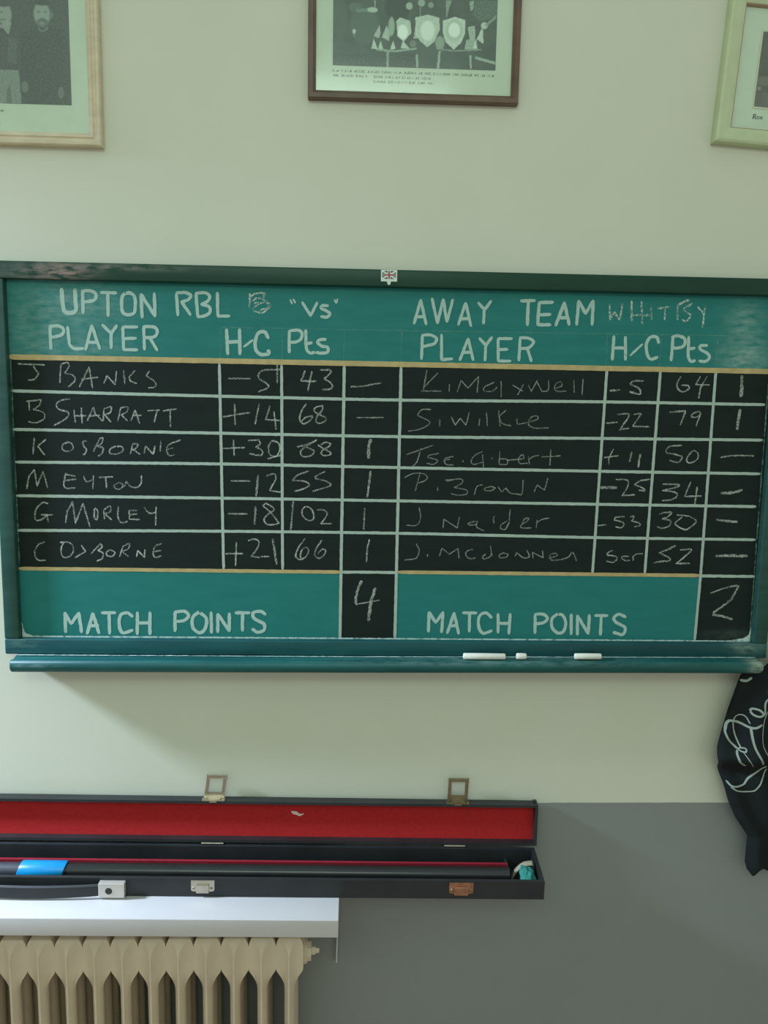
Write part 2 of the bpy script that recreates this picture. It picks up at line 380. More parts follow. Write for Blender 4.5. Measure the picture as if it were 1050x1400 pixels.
# ------------------------------------------------------------------ what is written on the board
# strokes: (width, rounded, x, y, x, y, ...) in tenths of a millimetre on the board face
WRITING = [
 ('header', 'paint', [(76,0,-5455,1961,-5430,1566,-5351,1527,-5244,1530,-5201,1597,-5210,1953), (62,0,-5069,1943,-5074,1533), (62,1,-5083,1930,-4922,1939,-4830,1883,-4846,1790,-4941,1748,-5068,1732), (62,0,-4736,1911,-4454,1912), (62,0,-4610,1901,-4614,1490), (62,1,-4293,1907,-4349,1840,-4361,1681,-4343,1562,-4250,1519,-4141,1553,-4111,1686,-4120,1845,-4199,1915,-4293,1907), (62,0,-3989,1476,-3998,1895,-3751,1503,-3756,1919)]),
 ('header', 'paint', [(59,0,-5689,867,-5689,1281), (59,1,-5695,1281,-5534,1290,-5442,1233,-5472,1139,-5595,1091,-5676,1082), (59,0,-5368,1275,-5344,954,-5266,876,-5090,887), (59,0,-5051,866,-4920,1310,-4788,885), (59,0,-5000,1001,-4830,1005), (59,0,-4726,1328,-4569,1171), (59,0,-4462,1320,-4569,1171,-4577,902), (59,0,-4080,1301,-4350,1295,-4347,880,-4090,880), (59,0,-4342,1082,-4112,1094), (59,0,-3959,888,-3966,1303), (59,1,-3966,1311,-3782,1307,-3716,1242,-3745,1147,-3841,1110,-3949,1108), (59,0,-3854,1105,-3723,879)]),
 ('header', 'paint', [(59,0,-3330,1528,-3346,1923), (59,1,-3346,1938,-3179,1942,-3083,1897,-3132,1817,-3262,1767), (59,0,-3261,1782,-3095,1542), (59,0,-2960,1513,-2986,1930), (59,1,-2992,1937,-2825,1950,-2735,1889,-2779,1793,-2892,1737), (59,1,-2892,1737,-2747,1698,-2739,1588,-2863,1521,-2966,1513), (59,0,-2593,1955,-2588,1527,-2371,1538)]),
 ('header', 'chalk', [(34,0,-1993,1952,-1995,1683), (34,1,-1987,1889,-1890,1954,-1712,1965), (34,0,-1712,1958,-1735,1888), (34,1,-1939,1827,-1858,1867,-1745,1847,-1605,1755,-1664,1674,-1761,1608,-1907,1637,-1939,1684), (34,0,-1907,1780,-1826,1798), (34,1,-1923,1700,-1826,1766,-1696,1800,-1648,1706,-1794,1655)]),
 ('header', 'paint', [(37,0,-1242,1858,-1203,1785), (37,0,-1184,1868,-1145,1803), (56,0,-1015,1815,-857,1570,-738,1815), (56,1,-533,1762,-624,1766,-663,1721,-574,1672,-499,1619,-557,1554,-662,1561), (37,0,-413,1876,-390,1822), (37,0,-358,1886,-380,1813)]),
 ('header', 'paint', [(65,0,-2428,1291,-2410,833), (65,0,-2185,1296,-2182,837), (65,0,-2414,1052,-2180,1072), (45,0,-2106,977,-1942,1103), (65,1,-1649,1147,-1714,1252,-1828,1240,-1893,1094,-1878,917,-1780,839,-1650,857,-1649,922)]),
 ('header', 'paint', [(59,0,-1257,888,-1258,1283), (59,1,-1258,1283,-1094,1303,-1019,1240,-1045,1137,-1143,1083,-1247,1075), (59,1,-948,1306,-936,984,-874,889,-782,897), (59,0,-947,1055,-832,1077), (59,1,-570,1146,-685,1134,-724,1085,-651,1022,-536,992,-536,911,-651,886,-749,897)]),
 ('header', 'paint', [(56,0,1088,1469,1208,1908,1318,1458), (56,0,1127,1597,1292,1600), (56,0,1417,1939,1531,1484,1629,1930,1710,1514,1809,1926), (56,0,1928,1465,2055,1867,2171,1443), (56,0,1958,1574,2139,1583), (56,0,2295,1877,2411,1759), (56,0,2536,1915,2411,1745,2406,1496)]),
 ('header', 'paint', [(56,0,1247,812,1251,1248), (56,1,1245,1256,1412,1265,1519,1199,1485,1108,1361,1068,1256,1050), (56,0,1614,1274,1627,806,1835,832), (56,0,1976,807,2123,1211,2233,812), (56,0,2019,950,2200,959), (56,0,2337,1223,2461,1095), (56,0,2576,1247,2462,1090,2457,808), (56,0,2960,1228,2694,1222,2710,804,2948,809), (56,0,2702,1018,2884,1027), (56,0,3108,820,3113,1244), (56,1,3107,1250,3267,1242,3374,1181,3316,1085,3247,1056), (56,0,3121,1048,3261,1051,3347,811)]),
 ('header', 'paint', [(62,0,3102,1931,3367,1940), (62,0,3240,1923,3244,1484), (62,0,3714,1919,3453,1907,3439,1495,3684,1500), (62,0,3452,1681,3676,1692), (62,0,3785,1487,3931,1918,4041,1507), (62,0,3838,1633,4019,1641), (62,0,4186,1510,4202,1954,4346,1720,4479,1964,4481,1516)]),
 ('header', 'chalk', [(37,0,4793,1906,4825,1618), (37,0,4825,1618,4893,1769,5010,1613), (37,0,5010,1613,5045,1920), (37,0,5214,1974,5242,1606), (37,0,5405,1967,5446,1563), (37,0,5236,1716,5582,1715), (37,0,5603,1873,5617,1650), (37,0,5728,1846,5967,1881), (37,0,5860,1863,5874,1640), (37,0,6105,1898,6122,1645), (37,1,6104,1913,6208,1975,6298,2007,6315,1992), (37,1,6380,1949,6246,1872,6250,1812,6347,1755,6352,1680,6263,1618,6215,1647), (37,0,6499,1892,6620,1760,6646,1910), (37,0,6626,1761,6613,1515)]),
 ('header', 'paint', [(59,0,4913,1312,4907,870), (59,0,5136,1305,5162,875), (59,0,4907,1090,5149,1095), (45,0,5250,958,5470,1173), (59,1,5788,1204,5741,1308,5617,1306,5548,1169,5575,989,5658,894,5780,938)]),
 ('header', 'paint', [(59,0,6049,877,6059,1330), (59,1,6036,1314,6158,1347,6286,1289,6279,1168,6173,1115,6055,1119), (59,1,6361,1330,6377,974,6440,869,6517,886), (59,0,6362,1101,6491,1121), (59,1,6731,1177,6607,1166,6605,1099,6742,1026,6794,952,6721,875,6596,881)]),
 ('score', 'chalk', [(27,0,-6304,582,-6086,576,-5814,572), (27,1,-6024,545,-5979,466,-5940,402,-6017,304,-6131,286), (27,0,-5515,571,-5546,248), (27,1,-5515,587,-5395,621,-5365,558,-5416,476,-5450,427), (27,1,-5450,427,-5290,382,-5268,286,-5394,170), (27,0,-5184,174,-4995,549,-4942,162), (27,0,-5147,320,-4839,358), (27,0,-4729,247,-4670,394,-4519,228,-4487,478), (27,0,-4357,490,-4341,244), (27,0,-4140,494,-4256,385,-4242,304,-4123,258), (27,1,-3881,489,-3931,407,-3819,328,-3756,265,-3790,199,-3897,181)]),
 ('score', 'chalk', [(27,0,-6173,-112,-5904,-75), (27,0,-6131,-102,-6129,-281), (27,1,-5904,-75,-5941,-180,-6057,-263), (27,1,-6057,-263,-5881,-309,-5863,-423,-6018,-507,-6157,-493), (27,1,-5377,-56,-5516,-75,-5626,-158,-5572,-255,-5411,-301,-5448,-416,-5680,-551), (27,0,-5306,-260,-5281,-488), (27,0,-5165,-215,-5159,-509), (27,0,-5300,-365,-5072,-361), (27,0,-5059,-452,-4937,-202,-4909,-325,-4767,-460), (27,0,-5024,-360,-4828,-350), (27,0,-4766,-454,-4744,-251), (27,1,-4743,-224,-4612,-190,-4625,-288,-4730,-339), (27,0,-4730,-339,-4620,-468), (27,0,-4489,-449,-4434,-219), (27,1,-4434,-203,-4303,-184,-4305,-266,-4421,-333), (27,0,-4421,-333,-4310,-446), (27,0,-4244,-445,-4158,-241,-4082,-492), (27,0,-4209,-346,-4046,-337), (27,0,-3930,-250,-3701,-233), (27,0,-3750,-247,-3803,-454), (27,0,-3636,-245,-3390,-208), (27,0,-3505,-236,-3501,-548)]),
 ('score', 'chalk', [(27,0,-6063,-796,-6098,-1100), (27,0,-5846,-816,-6004,-950,-5880,-1113), (27,1,-5431,-865,-5531,-910,-5541,-1009,-5437,-1040,-5344,-989,-5367,-891,-5447,-859), (27,1,-5088,-837,-5154,-854,-5140,-937,-5093,-1002,-5129,-1085,-5162,-1092), (27,0,-4964,-1033,-4842,-800), (27,1,-4841,-784,-4783,-783,-4812,-882,-4895,-933), (27,1,-4895,-933,-4782,-964,-4801,-1064,-4878,-1121), (27,1,-4535,-927,-4645,-979,-4653,-1062,-4539,-1076,-4416,-1025,-4421,-942,-4535,-927), (27,0,-4267,-1072,-4223,-890), (27,1,-4222,-873,-4124,-888,-4176,-972,-4242,-989), (27,0,-4209,-989,-4090,-1076), (27,0,-4013,-1052,-3977,-919,-3839,-1066,-3803,-916), (27,0,-3690,-815,-3707,-1014), (27,1,-3318,-793,-3533,-879,-3584,-979,-3537,-1088,-3438,-1077), (27,0,-3584,-979,-3469,-944)]),
 ('score', 'chalk', [(27,0,-6243,-1763,-6190,-1512), (27,0,-6191,-1529,-6087,-1395,-6045,-1710,-5925,-1425,-5849,-1741), (27,1,-5501,-1453,-5542,-1687,-5479,-1746,-5331,-1734), (27,0,-5502,-1479,-5323,-1510), (27,0,-5506,-1593,-5309,-1567), (27,1,-5159,-1514,-5113,-1614,-5013,-1579), (27,0,-4978,-1495,-4996,-1746), (27,0,-4871,-1527,-4617,-1514), (27,0,-4749,-1525,-4738,-1726), (27,1,-4505,-1622,-4589,-1674,-4567,-1740,-4475,-1739,-4424,-1671,-4488,-1622), (27,0,-4401,-1698,-4356,-1597), (27,1,-4356,-1597,-4276,-1696,-4144,-1701,-4076,-1616,-4073,-1482)]),
 ('score', 'chalk', [(27,1,-5851,-2043,-5949,-2027,-6068,-2130,-6113,-2265,-6094,-2366,-5995,-2358,-5893,-2279), (27,0,-5991,-2263,-5777,-2261), (27,0,-5876,-2262,-5865,-2404), (27,0,-5536,-2410,-5495,-2190,-5389,-2003,-5348,-2425), (27,0,-5348,-2418,-5193,-2034,-5075,-2482), (27,1,-4981,-2133,-4987,-2302,-4938,-2335,-4917,-2183,-4964,-2116), (27,0,-4796,-2333,-4801,-2164), (27,1,-4800,-2147,-4682,-2078,-4679,-2180,-4786,-2232), (27,0,-4786,-2232,-4657,-2349), (27,1,-4524,-2083,-4539,-2279,-4476,-2397,-4359,-2372), (27,0,-4321,-2158,-4318,-2327,-4126,-2335), (27,0,-4304,-2158,-4171,-2156), (27,0,-4316,-2243,-4173,-2224), (27,1,-4037,-2087,-3940,-2204,-3807,-2186), (27,0,-3805,-2084,-3822,-2440)]),
 ('score', 'chalk', [(27,1,-5946,-2788,-6064,-2841,-6142,-2978,-6125,-3114,-6044,-3155,-5944,-3147), (27,1,-5583,-2801,-5636,-2904,-5625,-3058,-5527,-3091,-5424,-3004,-5409,-2868,-5500,-2793,-5649,-2795), (27,0,-5253,-2849,-5174,-2967,-5377,-3090), (27,0,-5076,-3018,-4886,-2811), (27,1,-4886,-2811,-4855,-2879,-4940,-2948), (27,1,-4940,-2948,-4842,-2998,-4862,-3101,-4963,-3154), (27,1,-4707,-2928,-4775,-2980,-4760,-3049,-4660,-3058,-4615,-2979,-4707,-2928), (27,0,-4527,-3063,-4455,-2857), (27,1,-4455,-2857,-4337,-2804,-4356,-2907,-4474,-2960), (27,0,-4474,-2960,-4360,-3062), (27,0,-4203,-3060,-4174,-2940,-4050,-3076,-4040,-2921), (27,1,-3720,-2798,-3838,-2850,-3881,-2988,-3842,-3073,-3724,-3038), (27,0,-3856,-2953,-3722,-2935)]),
 ('score', 'chalk', [(28,0,-2404,383,-1992,386), (28,1,-1425,565,-1743,547,-1838,463,-1815,382,-1673,291,-1661,220,-1839,147), (28,0,-1484,668,-1484,317)]),
 ('score', 'chalk', [(31,0,-959,554,-1034,361,-749,361), (31,0,-833,540,-903,187), (31,1,-667,574,-466,564,-536,464,-595,416), (31,1,-595,416,-452,313,-463,230,-629,208)]),
 ('score', 'chalk', [(28,0,-2510,-337,-2007,-250), (28,0,-2290,-97,-2281,-487), (28,0,-1828,-82,-1901,-462), (28,0,-1622,-121,-1703,-383,-1408,-390), (28,0,-1544,-226,-1508,-558)]),
 ('score', 'chalk', [(28,1,-937,-62,-1032,-229,-1055,-372,-983,-447,-864,-381,-817,-297,-936,-323,-1019,-395), (28,1,-615,-92,-746,-130,-782,-201,-674,-271,-559,-328,-589,-400,-685,-433,-745,-391,-721,-295,-627,-175,-627,-85)]),
 ('score', 'chalk', [(28,0,-2516,-939,-2106,-914), (28,0,-2319,-774,-2302,-1073), (28,0,-2033,-781,-1831,-766), (28,1,-1831,-766,-1807,-838,-1891,-899), (28,1,-1891,-899,-1772,-969,-1796,-1058,-2016,-1033), (28,1,-1604,-787,-1652,-907,-1616,-1051,-1509,-1073,-1437,-964,-1449,-832,-1532,-781,-1604,-787), (28,0,-1664,-1123,-1401,-1047)]),
 ('score', 'chalk', [(27,1,-731,-749,-886,-823,-1102,-887), (27,1,-1102,-887,-1006,-873,-862,-919,-777,-966,-825,-1039,-957,-1077,-1029,-1030,-1006,-933,-743,-761), (27,1,-706,-845,-622,-903,-489,-973,-464,-1021,-573,-1047,-645,-1012,-621,-951,-502,-877,-466,-817,-574,-794,-646,-844)]),
 ('score', 'chalk', [(28,0,-2369,-1559,-2002,-1559), (39,0,-1850,-1448,-1890,-1844), (28,1,-1689,-1458,-1545,-1412,-1509,-1504,-1569,-1626,-1630,-1736), (28,0,-1630,-1736,-1413,-1769)]),
 ('score', 'chalk', [(27,1,-884,-1349,-1100,-1437,-1196,-1536), (27,1,-1196,-1536,-979,-1545,-863,-1616,-979,-1695,-1148,-1742), (27,1,-570,-1357,-739,-1444,-750,-1493), (27,1,-750,-1493,-593,-1527,-452,-1598,-544,-1660,-797,-1737)]),
 ('score', 'chalk', [(28,0,-2427,-2198,-2065,-2198), (37,0,-1901,-2057,-1921,-2400), (28,1,-1703,-1981,-1570,-2065,-1558,-2126,-1679,-2213,-1740,-2312,-1679,-2397,-1534,-2400,-1449,-2370), (28,0,-1763,-2030,-1703,-1981), (28,0,-1751,-2042,-1606,-2163,-1449,-2370)]),
 ('score', 'chalk', [(34,0,-1176,-1937,-1224,-2515), (27,1,-941,-2032,-1001,-2106,-989,-2229,-879,-2314,-794,-2288,-783,-2177,-844,-2068,-941,-2032), (27,1,-710,-2098,-589,-2101,-521,-2174,-564,-2273,-636,-2360), (27,0,-648,-2368,-429,-2370)]),
 ('score', 'chalk', [(28,0,-2495,-2982,-2155,-2979), (28,0,-2275,-2762,-2295,-3221), (28,1,-2044,-2722,-1923,-2689,-1838,-2745,-1875,-2881,-1985,-3019), (28,0,-1997,-3027,-1827,-3055), (28,0,-1803,-3029,-1644,-3028), (37,0,-1571,-2685,-1498,-3181)]),
 ('score', 'chalk', [(27,1,-946,-2668,-1072,-2848,-1125,-3010,-1047,-3091,-937,-3033,-876,-2920,-913,-2846,-986,-2872,-1035,-2972,-1022,-3071), (27,1,-621,-2694,-730,-2869,-754,-2994,-668,-3055,-571,-2979,-547,-2892,-620,-2880,-693,-2968)]),
 ('score', 'chalk', [(27,1,-87,270,144,286,323,322,486,351)]),
 ('score', 'chalk', [(23,0,35,-312,542,-300)]),
 ('score', 'chalk', [(59,1,309,-731,273,-844,266,-1078)]),
 ('score', 'chalk', [(37,0,311,-1336,290,-1543,253,-1842)]),
 ('score', 'chalk', [(28,0,207,-2064,193,-2474)]),
 ('score', 'chalk', [(32,0,306,-2676,267,-2850,259,-3113)]),
 ('box', 'chalk', [(49,1,166,-3503,106,-3655,59,-3858,73,-3980), (23,0,73,-3973,518,-3885), (59,0,440,-3652,357,-3907,313,-4302)]),
 ('score', 'chalk', [(21,0,1354,610,1289,213), (21,0,1560,556,1306,287), (21,0,1251,212,1636,219), (21,0,1790,351,1786,214), (21,0,1944,206,2012,428,2147,283,2346,508,2326,202), (21,1,2649,403,2465,307,2468,234,2618,236,2709,312), (21,0,2780,424,2791,128), (21,0,3008,354,3201,247), (21,0,3214,376,3110,171), (21,0,3309,360,3371,242,3474,455), (21,0,3476,418,3578,246), (21,1,3578,246,3690,274,3700,459), (21,1,3820,313,3951,353,3928,437,3836,388,3821,295,3899,252,4042,262), (21,0,4183,468,4202,235), (21,0,4359,497,4356,193)]),
 ('score', 'chalk', [(21,1,1447,-136,1278,-139,1187,-251), (21,1,1187,-251,1396,-341,1417,-415,1250,-511,1025,-552), (21,0,1628,-318,1624,-449), (21,0,1845,-266,1925,-425,2015,-293,2132,-422,2188,-179), (21,0,2392,-295,2385,-429), (21,0,2519,-173,2547,-426), (21,0,2752,-132,2793,-430), (21,0,2895,-122,2767,-244), (21,1,2767,-244,2829,-373,3001,-419), (21,0,3109,-275,3124,-387), (21,0,3140,-387,3301,-354), (21,1,3339,-346,3507,-287,3504,-224,3392,-252,3340,-384,3476,-456,3742,-444)]),
 ('score', 'chalk', [(21,0,1005,-1002,1502,-818), (21,1,1260,-941,1208,-1131,1123,-1226), (21,1,1619,-974,1431,-1014,1414,-1052), (21,1,1414,-1052,1604,-1106,1530,-1182,1397,-1165), (21,1,1905,-1026,1754,-1066,1737,-1142,1796,-1190,1909,-1188), (21,0,1736,-1104,1838,-1083), (21,0,2096,-1102,2097,-1133), (21,1,2470,-923,2321,-1001,2256,-1115,2307,-1171,2477,-1131), (21,0,2472,-980,2499,-1225), (21,0,2656,-1041,2657,-1064), (21,0,2804,-918,2801,-1164), (21,1,2801,-1164,2954,-1162,2950,-1067,2816,-1061), (21,0,2951,-1086,3140,-1064), (21,1,3140,-1064,3273,-1043,3251,-968,3178,-1045,3200,-1139,3353,-1137), (21,0,3366,-1004,3392,-1155), (21,1,3388,-1061,3462,-1003,3575,-982), (21,0,3799,-865,3794,-1176), (21,0,3634,-1011,3995,-983)]),
 ('score', 'chalk', [(21,0,1270,-1361,1183,-1704), (21,1,969,-1452,1119,-1375,1308,-1361,1415,-1435,1349,-1512,1217,-1552), (21,0,1618,-1622,1620,-1698), (21,0,1785,-1506,1918,-1485), (21,1,1766,-1487,2069,-1464,2091,-1539,1941,-1629), (21,1,1941,-1629,2171,-1672,2192,-1748,2041,-1780,1888,-1752), (21,0,2338,-1765,2361,-1650), (21,1,2350,-1669,2397,-1592,2492,-1572), (21,1,2646,-1608,2551,-1628,2541,-1674,2649,-1684,2742,-1626,2645,-1597), (21,0,2799,-1606,2871,-1701,2952,-1623), (21,1,2952,-1623,3032,-1718,3186,-1742,3270,-1734,3282,-1466), (21,0,3510,-1692,3562,-1557,3712,-1659,3767,-1421)]),
 ('score', 'chalk', [(21,1,1267,-2035,1298,-2219,1236,-2374,1027,-2384), (21,0,1746,-2426,1757,-2252,2022,-2423,2061,-2210), (21,1,2382,-2283,2249,-2323,2269,-2362,2403,-2352), (21,1,2420,-2283,2405,-2399,2553,-2474), (21,1,2743,-2182,2727,-2260,2748,-2317), (21,1,2996,-2276,2884,-2354,2887,-2432,2983,-2431,3036,-2314), (21,0,3053,-2044,3036,-2314,2964,-2450), (21,1,3288,-2350,3341,-2233,3417,-2213,3400,-2271,3288,-2350,3290,-2408,3483,-2405), (21,0,3580,-2404,3592,-2249), (21,1,3594,-2288,3707,-2228,3830,-2208)]),
 ('score', 'chalk', [(23,1,1226,-2741,1286,-2877,1232,-3033,1003,-3074), (23,0,1453,-2953,1454,-2999), (23,0,1685,-2989,1734,-2833,1884,-2948,2053,-2829,2078,-3024), (23,1,2343,-2846,2228,-2886,2211,-2964,2291,-3030,2406,-3013), (23,1,2597,-2941,2541,-3000,2581,-3039,2676,-2998,2712,-2920), (23,0,2687,-2764,2725,-2978), (23,1,2943,-2917,2868,-2957,2889,-3008,3004,-2995,3041,-2936,2943,-2906), (23,0,3189,-2973,3214,-2903), (23,1,3214,-2903,3353,-3003,3469,-2978,3417,-2854), (23,0,3548,-3009,3523,-2892,3741,-2999,3727,-2858), (23,1,3858,-3006,4011,-2957,3990,-2906,3875,-2947,3918,-3044,4093,-3035), (23,1,4093,-3035,4246,-2982,4327,-2883,4414,-3059)]),
 ('score', 'chalk', [(31,0,4898,286,5086,301), (31,1,5537,482,5353,475,5276,417), (31,1,5276,417,5453,341,5493,263,5460,228,5284,270)]),
 ('score', 'chalk', [(28,1,6259,577,6198,456,6217,344,6325,289,6437,359,6398,415,6294,413), (28,0,6641,588,6559,429,6826,429), (28,0,6768,586,6657,363,6636,170)]),
 ('score', 'chalk', [(28,0,4856,-338,5076,-318), (28,1,5067,-168,5263,-149,5289,-206,5205,-344,5131,-471), (28,0,5130,-459,5303,-429), (28,1,5391,-163,5525,-145,5466,-248,5382,-386), (28,0,5382,-391,5696,-393)]),
 ('score', 'chalk', [(34,0,6085,-106,6397,-78), (28,0,6397,-78,6315,-344), (28,1,6654,-80,6541,-128,6521,-185,6615,-195,6693,-136,6665,-80), (28,0,6693,-136,6627,-362)]),
 ('score', 'chalk', [(27,0,4854,-1003,5124,-964), (27,1,5024,-839,4952,-1013,4955,-1140), (37,0,5389,-896,5357,-1076), (37,0,5559,-923,5534,-1178)]),
 ('score', 'chalk', [(27,1,6361,-743,6152,-764,6074,-823,6067,-892), (27,1,6067,-892,6304,-935,6389,-980,6313,-1074,6147,-1042), (27,1,6591,-850,6505,-955,6489,-1060,6584,-1081,6696,-999,6700,-894,6614,-838)]),
 ('score', 'chalk', [(48,0,4817,-1594,5133,-1589), (27,1,5112,-1427,5323,-1435,5362,-1505,5312,-1645,5248,-1751), (27,0,5247,-1744,5493,-1725), (27,0,5780,-1417,5593,-1443), (27,1,5593,-1443,5481,-1526), (27,1,5481,-1526,5661,-1594,5688,-1640,5570,-1637)]),
 ('score', 'chalk', [(28,1,6044,-1507,6351,-1514,6319,-1562,6041,-1635), (28,1,6041,-1635,6278,-1656,6349,-1725,6241,-1809,6054,-1834), (28,0,6594,-1453,6497,-1746,6827,-1730), (28,0,6732,-1556,6708,-1885)]),
 ('score', 'chalk', [(25,0,4810,-2344,4963,-2330), (25,1,5319,-2161,5154,-2175,5122,-2229), (25,1,5122,-2229,5278,-2268,5317,-2326,5261,-2386,5153,-2364), (25,1,5437,-2164,5507,-2147,5499,-2206,5465,-2242), (25,1,5465,-2242,5622,-2287,5636,-2334,5531,-2359)]),
 ('score', 'chalk', [(27,1,6012,-2101,6116,-2069,6258,-2067,6170,-2162,6077,-2194), (27,1,6077,-2194,6246,-2232,6228,-2327,6090,-2383,5981,-2354), (27,1,6368,-2113,6595,-2134,6756,-2226,6702,-2310,6566,-2406,6395,-2337,6343,-2267,6466,-2159)]),
 ('score', 'chalk', [(25,1,5121,-2838,5029,-2887,5020,-2935), (25,1,5020,-2935,5199,-2957,5214,-3016,5147,-3077,5015,-3054), (25,1,5448,-2954,5330,-2955,5321,-3003,5394,-3038,5477,-3033), (25,0,5531,-2941,5548,-3037), (25,1,5543,-2953,5600,-2905,5730,-2896)]),
 ('score', 'chalk', [(30,1,6374,-2729,6213,-2815,6062,-2876), (30,1,6062,-2876,6259,-2970,6275,-3029,6086,-3055,5968,-3080), (30,1,6487,-2812,6689,-2798,6647,-2882,6422,-3088), (30,0,6410,-3088,6685,-3085)]),
 ('score', 'chalk', [(65,1,7452,605,7469,463,7462,222)]),
 ('score', 'chalk', [(56,1,7467,-34,7451,-231,7442,-413)]),
 ('score', 'chalk', [(27,1,7150,-968,7343,-934,7576,-923,7818,-927)]),
 ('score', 'chalk', [(48,1,7218,-1668,7468,-1652,7631,-1604)]),
 ('score', 'chalk', [(39,0,7162,-2196,7422,-2226,7585,-2237)]),
 ('score', 'chalk', [(51,0,7210,-2932,7411,-2920,7839,-2925)]),
 ('box', 'chalk', [(31,1,7156,-3681,7460,-3573,7691,-3519), (42,0,7713,-3532,7584,-3822,7238,-4088), (42,1,7228,-4128,7400,-4153,7641,-4217)]),
 ('foot', 'paint', [(65,0,-5612,-4581,-5614,-4190,-5501,-4411,-5344,-4188,-5305,-4579), (65,0,-5197,-4607,-5075,-4198,-4966,-4597), (65,0,-5151,-4451,-4977,-4437), (65,0,-4901,-4184,-4638,-4182), (65,0,-4760,-4196,-4763,-4604), (65,1,-4308,-4255,-4416,-4180,-4539,-4236,-4572,-4426,-4507,-4586,-4315,-4529), (65,0,-4213,-4170,-4224,-4613), (65,0,-3970,-4168,-3980,-4612), (65,0,-4218,-4389,-3963,-4379)]),
 ('foot', 'paint', [(65,0,-3490,-4545,-3483,-4164), (65,1,-3483,-4156,-3300,-4142,-3220,-4226,-3303,-4323,-3474,-4354), (65,1,-3015,-4152,-3139,-4267,-3142,-4457,-3021,-4575,-2906,-4498,-2874,-4286,-3015,-4152), (65,0,-2779,-4159,-2776,-4574), (65,0,-2653,-4560,-2649,-4192,-2427,-4537,-2424,-4177), (65,0,-2302,-4164,-2028,-4161), (65,0,-2167,-4175,-2169,-4527), (65,1,-1717,-4193,-1811,-4130,-1954,-4161,-1934,-4279,-1750,-4384,-1750,-4511,-1874,-4555,-1976,-4491)]),
 ('foot', 'paint', [(62,0,1510,-4520,1513,-4123,1651,-4335,1791,-4120,1773,-4531), (62,0,1887,-4547,2012,-4132,2117,-4559), (62,0,1924,-4401,2091,-4387), (62,0,2187,-4130,2459,-4128), (62,0,2321,-4142,2325,-4514), (62,1,2767,-4224,2647,-4126,2524,-4192,2509,-4384,2598,-4542,2777,-4490), (62,0,2890,-4146,2904,-4532), (62,0,3133,-4144,3123,-4552), (62,0,2897,-4339,3140,-4337)]),
 ('foot', 'paint', [(62,0,3649,-4535,3633,-4162), (62,1,3632,-4149,3800,-4147,3888,-4232,3808,-4319,3653,-4346), (62,1,4094,-4136,3985,-4223,3980,-4395,4091,-4523,4217,-4501,4259,-4328,4201,-4179,4094,-4136), (62,0,4360,-4143,4380,-4556), (62,0,4507,-4564,4487,-4168,4726,-4541,4727,-4153), (62,0,4842,-4165,5095,-4163), (62,0,4969,-4173,4973,-4561), (62,1,5461,-4190,5318,-4135,5225,-4214,5286,-4308,5461,-4406,5427,-4549,5233,-4507)]),
]
